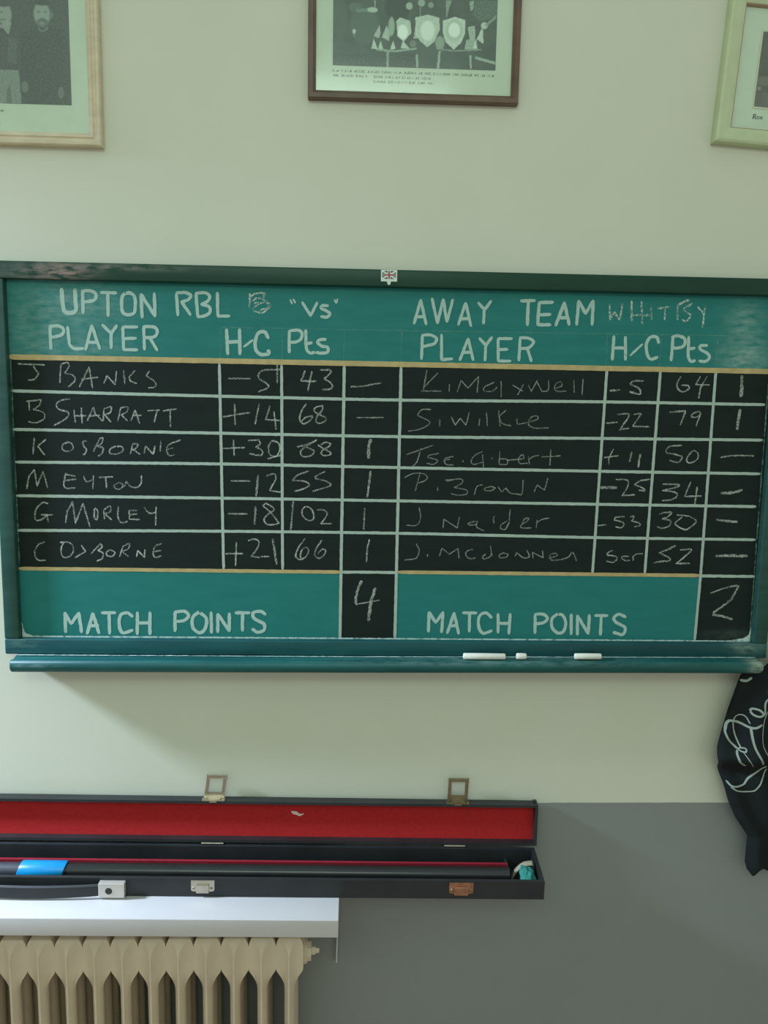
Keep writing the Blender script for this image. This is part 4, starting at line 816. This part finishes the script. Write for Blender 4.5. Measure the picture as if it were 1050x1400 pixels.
# looped leather tab at the right end
bm = bmesh.new(); pts = smooth_line([Vector((CX1 - 0.013, 0.047)), Vector((CX1 - 0.030, 0.044)), Vector((CX1 - 0.043, 0.034)), Vector((CX1 - 0.052, 0.020)), Vector((CX1 - 0.054, 0.012))])
A_ = []
for p in pts: A_.append((p.x, p.y))
a = [bm.verts.new((x, ly(0.052), z)) for x, z in A_]; b = [bm.verts.new((x, ly(0.062), z - 0.004)) for x, z in A_]
for i in range(len(a) - 1): bm.faces.new((a[i], b[i], b[i + 1], a[i + 1]))
o = obj('leather_loop', bm, 'tan', base, local=True, smooth=True); md = o.modifiers.new('thickness', 'SOLIDIFY'); md.thickness = 0.0016

# lid, hinged at the back, standing up against the wall
LEAN = math.radians(4.0); LH, LT, LW = 0.0855, 0.0240, 0.0055
def lid_pt(x, u, v):
    """u up the lid from the hinge line, v back towards the wall"""
    y = b0 - 0.0005 + (u * math.sin(LEAN) + v * math.cos(LEAN)); z = ZB + 0.0030 + u * math.cos(LEAN) - v * math.sin(LEAN) * 1.0 + 0.0012
    return Vector((x, y, z))
def lid_box(bm, x0, x1, u0, u1, v0, v1, bev=0.0):
    r = bmesh.ops.create_cube(bm, size=1)['verts']
    for q in r: q.co = lid_pt(x0 if q.co.x < 0 else x1, u0 if q.co.y < 0 else u1, v0 if q.co.z < 0 else v1)
    if bev: bmesh.ops.bevel(bm, geom=list({e for q in r for e in q.link_edges}), offset=bev, segments=2, affect='EDGES')
bm = bmesh.new()
LX1 = CX1 + 0.0045
lid_box(bm, CX0, LX1, 0, LH, LT - 0.004, LT)
lid_box(bm, CX0, LX1, 0, LW, 0, LT - 0.004); lid_box(bm, CX0, LX1, LH - LW, LH, 0, LT - 0.004)
lid_box(bm, CX0, CX0 + LW, LW, LH - LW, 0, LT - 0.004); lid_box(bm, LX1 - LW, LX1, LW, LH - LW, 0, LT - 0.004)
lid_box(bm, LX1 - 0.006, LX1 - 0.0005, LH - 0.001, LH + 0.0022, 0.013, LT - 0.001, 0.0006)
lid = obj('lid', bm, 'vinyl', case, local=True)
bm = bmesh.new(); lid_box(bm, CX0 + LW, LX1 - LW, LW, LH - LW, LT - 0.0065, LT - 0.004); obj('lining', bm, 'red', lid, local=True)
# latches on the lid edge, flipped up
for X0, X1, mat in ((-0.3026, -0.2569, 'steel'), (0.1949, 0.2417, 'bronze')):
    x0, x1 = X0 - SX, X1 - SX; xm = (x0 + x1) / 2; dz = 0.0
    bm = bmesh.new()
    lid_box(bm, x0, x1, LH, LH + 0.0016, 0.0005, 0.0150, 0.0003)
    lid_box(bm, x0 + 0.009, x1 - 0.009, LH + 0.0016, LH + 0.0036, 0.0015, 0.0165, 0.0006)
    lid_box(bm, xm - 0.007, xm + 0.007, LH - 0.0015, LH + 0.0020, -0.0022, 0.0012, 0.0005)
    lt = obj('latch', bm, mat, lid, local=True)
    bm = bmesh.new()
    sk = 0.006 if X0 < 0 else 0.001                                # the left one has swung a little sideways
    def bar(xa, ua, xb, ub, w, v0=0.011, dv=0.004):
        pts0 = [lid_pt(xa - w, ua, v0), lid_pt(xa + w, ua, v0), lid_pt(xa + w, ua, v0 + dv), lid_pt(xa - w, ua, v0 + dv)]
        pts1 = [lid_pt(xb - w, ub, v0 - 0.003), lid_pt(xb + w, ub, v0 - 0.003), lid_pt(xb + w, ub, v0 - 0.003 + dv), lid_pt(xb - w, ub, v0 - 0.003 + dv)]
        prism(bm, pts0, pts1)
    u0, u1 = LH + 0.002, LH + 0.049
    bar(x0 + 0.006, u0, x0 + 0.006 + sk, u1, 0.0032); bar(x1 - 0.006, u0, x1 - 0.006 + sk, u1, 0.0032)
    lid_box(bm, x0 + 0.0028 + sk, x1 - 0.0028 + sk, u1 - 0.005, u1 + 0.001, 0.0075, 0.0125, 0.0006)
    lid_box(bm, x0 + 0.006, x1 - 0.006, u0, u0 + 0.012, 0.011, 0.0135, 0.0006)
    obj('latch_loop', bm, mat, lt, local=True)
# hinge knuckles
for X0, X1 in ((-0.3017, -0.2574), (0.1931, 0.2354)):
    bm = bmesh.new(); cyl(bm, (X0 - SX, b0 - 0.0008, ZB + 0.0022), (X1 - SX, b0 - 0.0008, ZB + 0.0022), 0.0018, seg=12)
    obj('hinge', bm, 'steel', case, local=True, smooth=True)
# catch plates on the front
for X0, X1, mat in ((-0.3031, -0.2586, 'steel'), (0.1932, 0.2402, 'brass')):
    x0, x1 = X0 - SX, X1 - SX; xm = (x0 + x1) / 2
    yf = f0
    bm = bmesh.new()
    pl = [(x0, 0.0345), (x0, 0.0150), (x0 + 0.002, 0.0125), (x0 + 0.010, 0.0115), (x0 + 0.011, 0.0085), (x1 - 0.011, 0.0085), (x1 - 0.010, 0.0115), (x1 - 0.002, 0.0125), (x1, 0.0150), (x1, 0.0345)]
    prism(bm, [Vector((x, yf, z)) for x, z in pl], [Vector((x, yf - 0.0012, z)) for x, z in pl])
    box(bm, x0 + 0.010, x1 - 0.010, yf - 0.0045, yf - 0.0012, 0.0095, 0.0265, 0.0012)
    ct = obj('catch_plate', bm, mat, case, local=True)
    for xs in (x0 + 0.0052, x1 - 0.0052):
        bm = bmesh.new(); cyl(bm, (xs, yf - 0.0012, 0.019), (xs, yf - 0.0024, 0.019), 0.0028, 0.0018, 14); obj('rivet', bm, 'bronze', ct, local=True, smooth=True)
# carrying handle
h0, h1 = -0.4749 - SX, -0.4261 - SX
handle_bm = bmesh.new()
hx0 = h0 - 0.262; N = 40; prev = None
for i in range(N + 1):
    t = i / N; x = hx0 + (h0 + 0.012 - hx0) * t; k = math.sin(math.pi * t) ** 0.8
    y = f0 - 0.006 - 0.007 * k; zc = 0.0180 - 0.0030 * k; hh = 0.0122 + 0.0010 * k
    ring = [handle_bm.verts.new(v) for v in ((x, y, zc - hh), (x, y - 0.0035, zc - hh * 0.8), (x, y - 0.0035, zc + hh * 0.8), (x, y, zc + hh))]
    if prev:
        for q in range(4): handle_bm.faces.new((prev[q], prev[(q + 1) % 4], ring[(q + 1) % 4], ring[q]))
    else: handle_bm.faces.new(ring[::-1])
    prev = ring
handle_bm.faces.new(prev)
handle = obj('handle', handle_bm, 'vinyl', case, local=True, smooth=True)
for x0, x1 in ((h0, h1), (hx0 - 0.036, hx0 + 0.012)):
    bm = bmesh.new(); box(bm, x0, x1, f0 - 0.0125, f0, 0.0040, 0.0330, 0.0012, 2)
    mt = obj('handle_mount', bm, 'steel_block', handle, local=True)
for x0, x1 in ((h0, h1),):
    bm = bmesh.new(); xm = x0 + 0.0195; cyl(bm, (xm, f0 - 0.0122, 0.0180), (xm, f0 - 0.0128, 0.0180), 0.0066, seg=20)
    cyl(bm, (xm, f0 - 0.0128, 0.0180), (xm, f0 - 0.0134, 0.0180), 0.0066, 0.0050, seg=20)
    obj('handle_screw', bm, 'dark', handle, local=True)

# scrap of white fluff caught on the red lining
bm = bmesh.new(); pts = smooth_line([Vector((-0.1226, 0.0)), Vector((-0.1180, -0.0022)), Vector((-0.1120, -0.0030)), Vector((-0.1065, -0.0062)), Vector((-0.1010, -0.0060)), Vector((-0.0975, -0.0040))])
dz0 = -0.8420
A0 = []; A1 = []
vcap = LT - 0.0066
def fl(x, y, l):
    c = lid_pt(x - SX, 0, 0)
    u = (y - dz0) + 0.0585
    q = lid_pt(x - SX, u, vcap - l); return WM[case.name] @ q
for i in range(len(pts)):
    p = pts[i]; k = (0.0012 + 0.0022 * math.sin(math.pi * min(1, i / (len(pts) * 0.75))) ** 0.7 if i < len(pts) * 0.75 else 0.0011)
    A0.append((p.x, p.y + dz0 + k)); A1.append((p.x, p.y + dz0 - k))
rows = []
for (x, y), (x2, y2) in zip(A0, A1):
    rows.append([bm.verts.new(q) for q in (fl(x, y, 0.0001), fl(x, y, 0.0012), fl(x2, y2, 0.0012), fl(x2, y2, 0.0001))])
for a, b in zip(rows, rows[1:]):
    for q in range(4): bm.faces.new((a[q], a[(q + 1) % 4], b[(q + 1) % 4], b[q]))
bm.faces.new(rows[0]); bm.faces.new(rows[-1][::-1])
o = obj('fluff_scrap', bm, 'thread'); tag(o, 'tiny white curl of fluff stuck to the red lid lining', 'fluff')

# ================================================================== the cue in the case
cue = thing('snooker_cue', 'black snooker cue with a blue band, lying inside the open case', 'cue', P(SX, SY, WALL), roll=TILT)
cy_, cz_, cr = ly(0.0735), 0.0295, 0.0145
bm = bmesh.new(); cyl(bm, (-0.534, cy_, cz_), (CX1 - 0.064, cy_, cz_), cr * 0.98, cr, 32); obj('butt', bm, 'cue', cue, local=True, smooth=True)
bm = bmesh.new(); cyl(bm, (CX0 + 0.01, cy_, cz_ - 0.001), (-0.616, cy_, cz_), cr * 0.90, cr * 0.98, 32); obj('sleeve', bm, 'cue_grey', cue, local=True, smooth=True)
bm = bmesh.new()
rings = []
for x, k in ((-0.6225, 0.98), (-0.6220, 1.16), (-0.620, 1.22), (-0.575, 1.23), (-0.537, 1.22), (-0.5352, 1.18), (-0.535, 0.98)):
    rings.append([bm.verts.new((x + 0.005 * math.sin(2 * math.pi * i / 32), cy_ + math.cos(2 * math.pi * i / 32) * cr * k, cz_ + math.sin(2 * math.pi * i / 32) * cr * k)) for i in range(32)])
for a, b in zip(rings, rings[1:]):
    for i in range(32): bm.faces.new((a[i], a[(i + 1) % 32], b[(i + 1) % 32], b[i]))
bm.faces.new(rings[0]); bm.faces.new(rings[-1][::-1])
obj('band', bm, 'blue', cue, local=True, smooth=True, label='bright blue band wrapped round the cue')

# crumpled rag in the end compartment
bm = bmesh.new()
bmesh.ops.create_icosphere(bm, subdivisions=4, radius=1)
for v in bm.verts:
    n_ = v.co.copy(); k = 1 + 0.28 * noise.noise(n_ * 1.9 + Vector((3, 1, 2))) + 0.12 * noise.noise(n_ * 5)
    lean = 0.35 * n_.z
    v.co = Vector((n_.x * 0.0160 * k - 0.004 * n_.z, n_.y * 0.0240 * k + 0.010 * n_.z, max(-0.0125, n_.z * 0.0190 * k)))
bm.transform(WM[case.name] @ Matrix.Translation((CX1 - 0.0255, ly(0.0755), 0.0228)))
o = obj('rag', bm, 'teal_cloth', smooth=True); tag(o, 'crumpled teal rag in the right end of the cue case', 'rag')

# ================================================================== radiator
RX, PITCH, NSEC = -0.1142, 0.0528, 15
RT, RBOT = -1.020, -1.500
rad = thing('radiator', 'cream cast iron column radiator under the white shelf', 'radiator', P(RX - PITCH * 7, -EYE, WALL))
DF, DB = 0.132, 0.000                                      # front ridge and back of the sections, out from the board face
def half_width(d, z):
    """half thickness of one section at depth d behind the front ridge and height z above its foot"""
    L = DF - DB
    ctop = RT - RBOT - 0.054                               # the hub heights
    cbot = 0.046
    if d < 0.040: col = 0.0016 + 0.0086 * math.sin(min(1, d / 0.022) * math.pi / 2) ** 1.15 * (1 if d < 0.026 else max(0.0, (0.040 - d) / 0.014) ** 0.6)
    elif d < 0.048: col = 0.0016
    elif d < 0.088: col = 0.0016 + 0.0088 * math.sin((d - 0.048) / 0.040 * math.pi) ** 0.6
    elif d < 0.094: col = 0.0016
    else: col = 0.0016 + 0.0088 * math.sin((d - 0.094) / (L - 0.094 + 1e-9) * math.pi) ** 0.6
    best = col
    for zc in (ctop, cbot):
        # the header swells sideways until it meets the neighbouring section
        dz = (z - zc) if zc == ctop else (zc - z)
        if dz < -0.064: s = 0.0
        elif dz < -0.024: q = (dz + 0.064) / 0.040; s = q ** 2.3 * (1 + 0.9 * (1 - q))                     # gothic arch
        else: s = 1.0
        if dz > 0.024: s *= max(0.0, 1 - ((dz - 0.024) / 0.031) ** 2)
        e = min(1.0, max(0.0, (d - 0.0008) / 0.0152)); prof = 1 - math.sqrt(1 - e)
        full = 0.0016 + (PITCH / 2 - 0.0016) * prof
        if d > L - 0.03: full *= max(0.2, (L - d) / 0.03)
        best = max(best, col + (full - col) * s)
    return min(best, PITCH / 2)
def section_mesh():
    b = bmesh.new()
    ds = [0, 0.0010, 0.0025, 0.0045, 0.007, 0.009, 0.011, 0.0125, 0.0138, 0.0148, 0.0155, 0.0160, 0.0165, 0.0185, 0.021, 0.025, 0.029, 0.033, 0.037, 0.041, 0.046, 0.052, 0.060, 0.068, 0.076, 0.084, 0.090, 0.097, 0.105, 0.113, 0.121, 0.128, DF - DB]
    Hh = RT - RBOT
    zs = [0.0]
    while zs[-1] < Hh - 1e-6:
        z = zs[-1]
        st = 0.004 if (z > Hh - 0.125 or z < 0.115) else 0.03
        zs.append(min(Hh, z + st))
    rr = 0.046                                             # rounded shoulders
    def rim(d):
        L = DF - DB
        c = 0.0
        for q in (d, L - d):
            if q < rr: c = max(c, rr - math.sqrt(max(0, rr * rr - (rr - q) ** 2)))
        return c
    sides = []
    for s in (-1, 1):
        g = []
        for z in zs:
            row = []
            for d in ds:
                c = rim(d)
                zz = min(max(z, c * 0.6), Hh - c)
                row.append(b.verts.new((s * half_width(d, zz), -(DF - d - WALL), zz)))
            g.append(row)
        sides.append(g)
    A, B_ = sides
    nz, nd = len(zs), len(ds)
    for j in range(nz - 1):
        for i in range(nd - 1):
            b.faces.new((A[j][i], A[j][i + 1], A[j + 1][i + 1], A[j + 1][i])); b.faces.new((B_[j][i], B_[j + 1][i], B_[j + 1][i + 1], B_[j][i + 1]))
    for j in range(nz - 1):
        for i in (0, nd - 1): b.faces.new((A[j][i], A[j + 1][i], B_[j + 1][i], B_[j][i]))
    for i in range(nd - 1):
        for j in (0, nz - 1): b.faces.new((A[j][i], B_[j][i], B_[j][i + 1], A[j][i + 1]))
    bmesh.ops.remove_doubles(b, verts=b.verts, dist=0.00005)
    return b
bm = section_mesh()
bm.transform(Matrix.Translation((0, 0, RBOT + EYE)))
first = obj('section', bm, 'radiator', rad, local=True, smooth=True)
first.location = (PITCH * 7, 0, 0)
for k in range(1, NSEC):
    c = first.copy(); COL.objects.link(c); c.parent = rad; c.location = (PITCH * (7 - k), 0, 0)
for k in (0, NSEC - 1):
    bm = bmesh.new(); box(bm, PITCH * (7 - k) - 0.012, PITCH * (7 - k) + 0.012, -0.146, -0.108, 0.0, RBOT + EYE + 0.030, 0.004); box(bm, PITCH * (7 - k) - 0.012, PITCH * (7 - k) + 0.012, -0.060, -0.026, 0.0, RBOT + EYE + 0.030, 0.004)
    obj('foot', bm, 'radiator', rad, local=True, smooth=True)
# blanking plug on the end hub
zc = RT - 0.070 + EYE; yc = -(0.070 - WALL)
xe = PITCH * 7 + PITCH / 2
bm = bmesh.new()
cyl(bm, (xe - 0.004, yc, zc), (xe + 0.006, yc, zc), 0.026, 0.0235, 28); cyl(bm, (xe + 0.006, yc, zc), (xe + 0.0135, yc, zc), 0.0195, 0.0190, 8)
pl = obj('end_plug', bm, 'radiator', rad, local=True)
bm = bmesh.new(); cyl(bm, (xe + 0.0135, yc, zc), (xe + 0.022, yc, zc), 0.0085, 0.0080, 6); cyl(bm, (xe + 0.022, yc, zc), (xe + 0.029, yc, zc), 0.0055, 0.0050, 6)
obj('air_valve', bm, 'radiator', pl, local=True)

# ================================================================== black cloth with white script, hung at the right end of the board
EDGE = [(-0.405, 0.868), (-0.50, 0.838), (-0.518, 0.826), (-0.527, 0.790), (-0.5363, 0.7826), (-0.6054, 0.7635), (-0.6551, 0.7527), (-0.7029, 0.7433), (-0.7161, 0.7483), (-0.7413, 0.7600), (-0.8032, 0.7806), (-0.8401, 0.7983), (-0.8814, 0.8278), (-0.9406, 0.8270), (-0.9560, 0.8330)]
def left_edge(Y):
    for (y0, x0), (y1, x1) in zip(EDGE, EDGE[1:]):
        if y1 <= Y <= y0: return x0 + (x1 - x0) * (Y - y0) / (y1 - y0)
    return EDGE[0][1] if Y > EDGE[0][0] else EDGE[-1][1]
def cloth_out(X, Y):
    """depth of the cloth's folds"""
    a = left_edge(Y); t = max(0.0, X - a)
    lower = min(1, max(0, (-0.70 - Y) / 0.05))
    d = 0.012 + 0.018 * (1 - math.exp(-t / 0.018))
    d += 0.006 * math.sin(t * 85 + Y * 6) * min(1, t / 0.02)
    d += 0.014 * math.exp(-((Y + 0.708 - 0.10 * t) / 0.016) ** 2) - 0.012 * math.exp(-((Y + 0.742 - 0.10 * t) / 0.018) ** 2)
    d -= 0.004 * lower
    if Y > -0.530: d += 0.010 * min(1, (Y + 0.530) / 0.03)
    return d
bm = bmesh.new(); NX, NY = 46, 110
g = []
for j in range(NY + 1):
    Y = -0.405 + (-0.956 + 0.405) * j / NY
    a = left_edge(Y); b_ = 1.79 - a + 0.01 * math.sin(Y * 30)
    b_ = max(a + 0.07, min(1.03, b_))
    row = []
    for i in range(NX + 1):
        X = a + (b_ - a) * i / NX
        yy = Y
        if j > NY - 12:                                        # ragged lower hem with a hanging corner
            k = (j - (NY - 12)) / 12
            yy = Y + k * (-0.012 * math.exp(-((X - 0.842) / 0.006) ** 2) + 0.008 * math.exp(-((X - 0.858) / 0.010) ** 2) - 0.03 * max(0, X - 0.87))
        row.append(bm.verts.new(P(X, yy, cloth_out(X, Y))))
    g.append(row)
for j in range(NY):
    for i in range(NX): bm.faces.new((g[j][i], g[j + 1][i], g[j + 1][i + 1], g[j][i + 1]))
cloth = obj('hanging_cloth', bm, 'cloth', smooth=True)
md = cloth.modifiers.new('thickness', 'SOLIDIFY'); md.thickness = 0.0020; md.offset = 0
tag(cloth, 'black cloth with white script lettering, hanging at the right end of the chalk tray', 'cloth')
SCRIPT = [(56,1,7830,-5437,7946,-5433,8027,-5375), (45,1,8011,-6033,8059,-5983,8181,-6000,8248,-6085,8174,-6129,8069,-6103,8011,-6033), (25,1,7720,-6263,7765,-6175,7865,-6139,7954,-6174,8024,-6298),
 (50,1,7580,-6476,7605,-6334,7669,-6272,7826,-6298,8004,-6369,8125,-6368,8231,-6297), (42,1,7580,-6459,7590,-6547,7667,-6690,7816,-6832), (31,1,7714,-6299,7745,-6476,7811,-6654,7884,-6814),
 (28,1,7817,-6841,7884,-6814,7962,-6814,7957,-6868,7889,-6877,7817,-6841), (45,1,7810,-6868,7800,-6957,7853,-7083,8001,-7199), (18,1,7915,-6886,8005,-7029,8139,-7190), (50,1,8038,-6369,8073,-6582,8143,-6814,8246,-7011,8400,-7190),
 (22,1,8415,-5961,8323,-6049,8271,-6262,8277,-6546,8332,-6796,8415,-6957,8508,-7073), (42,1,8397,-5749,8300,-5776,8265,-5873,8274,-5979,8274,-6085), (33,1,8384,-5592,8312,-5613,8342,-5662,8391,-5670),
 (39,1,7720,-7600,7796,-7676,7928,-7695,8053,-7647,8118,-7532,8220,-7416,8359,-7311,8525,-7282), (31,1,7799,-7714,7934,-7782,8084,-7801,8230,-7763,8296,-7666,8376,-7512,8459,-7397,8530,-7339)]
cloth_pt = lambda X, Y, l: P(X, Y, cloth_out(X, Y) + l)
bm = strokes([(int(s[0] * 0.92),) + s[1:] for s in SCRIPT], cloth_pt, 0.0018, 0.04, 0.003)
obj('script_lettering', bm, 'script', cloth)
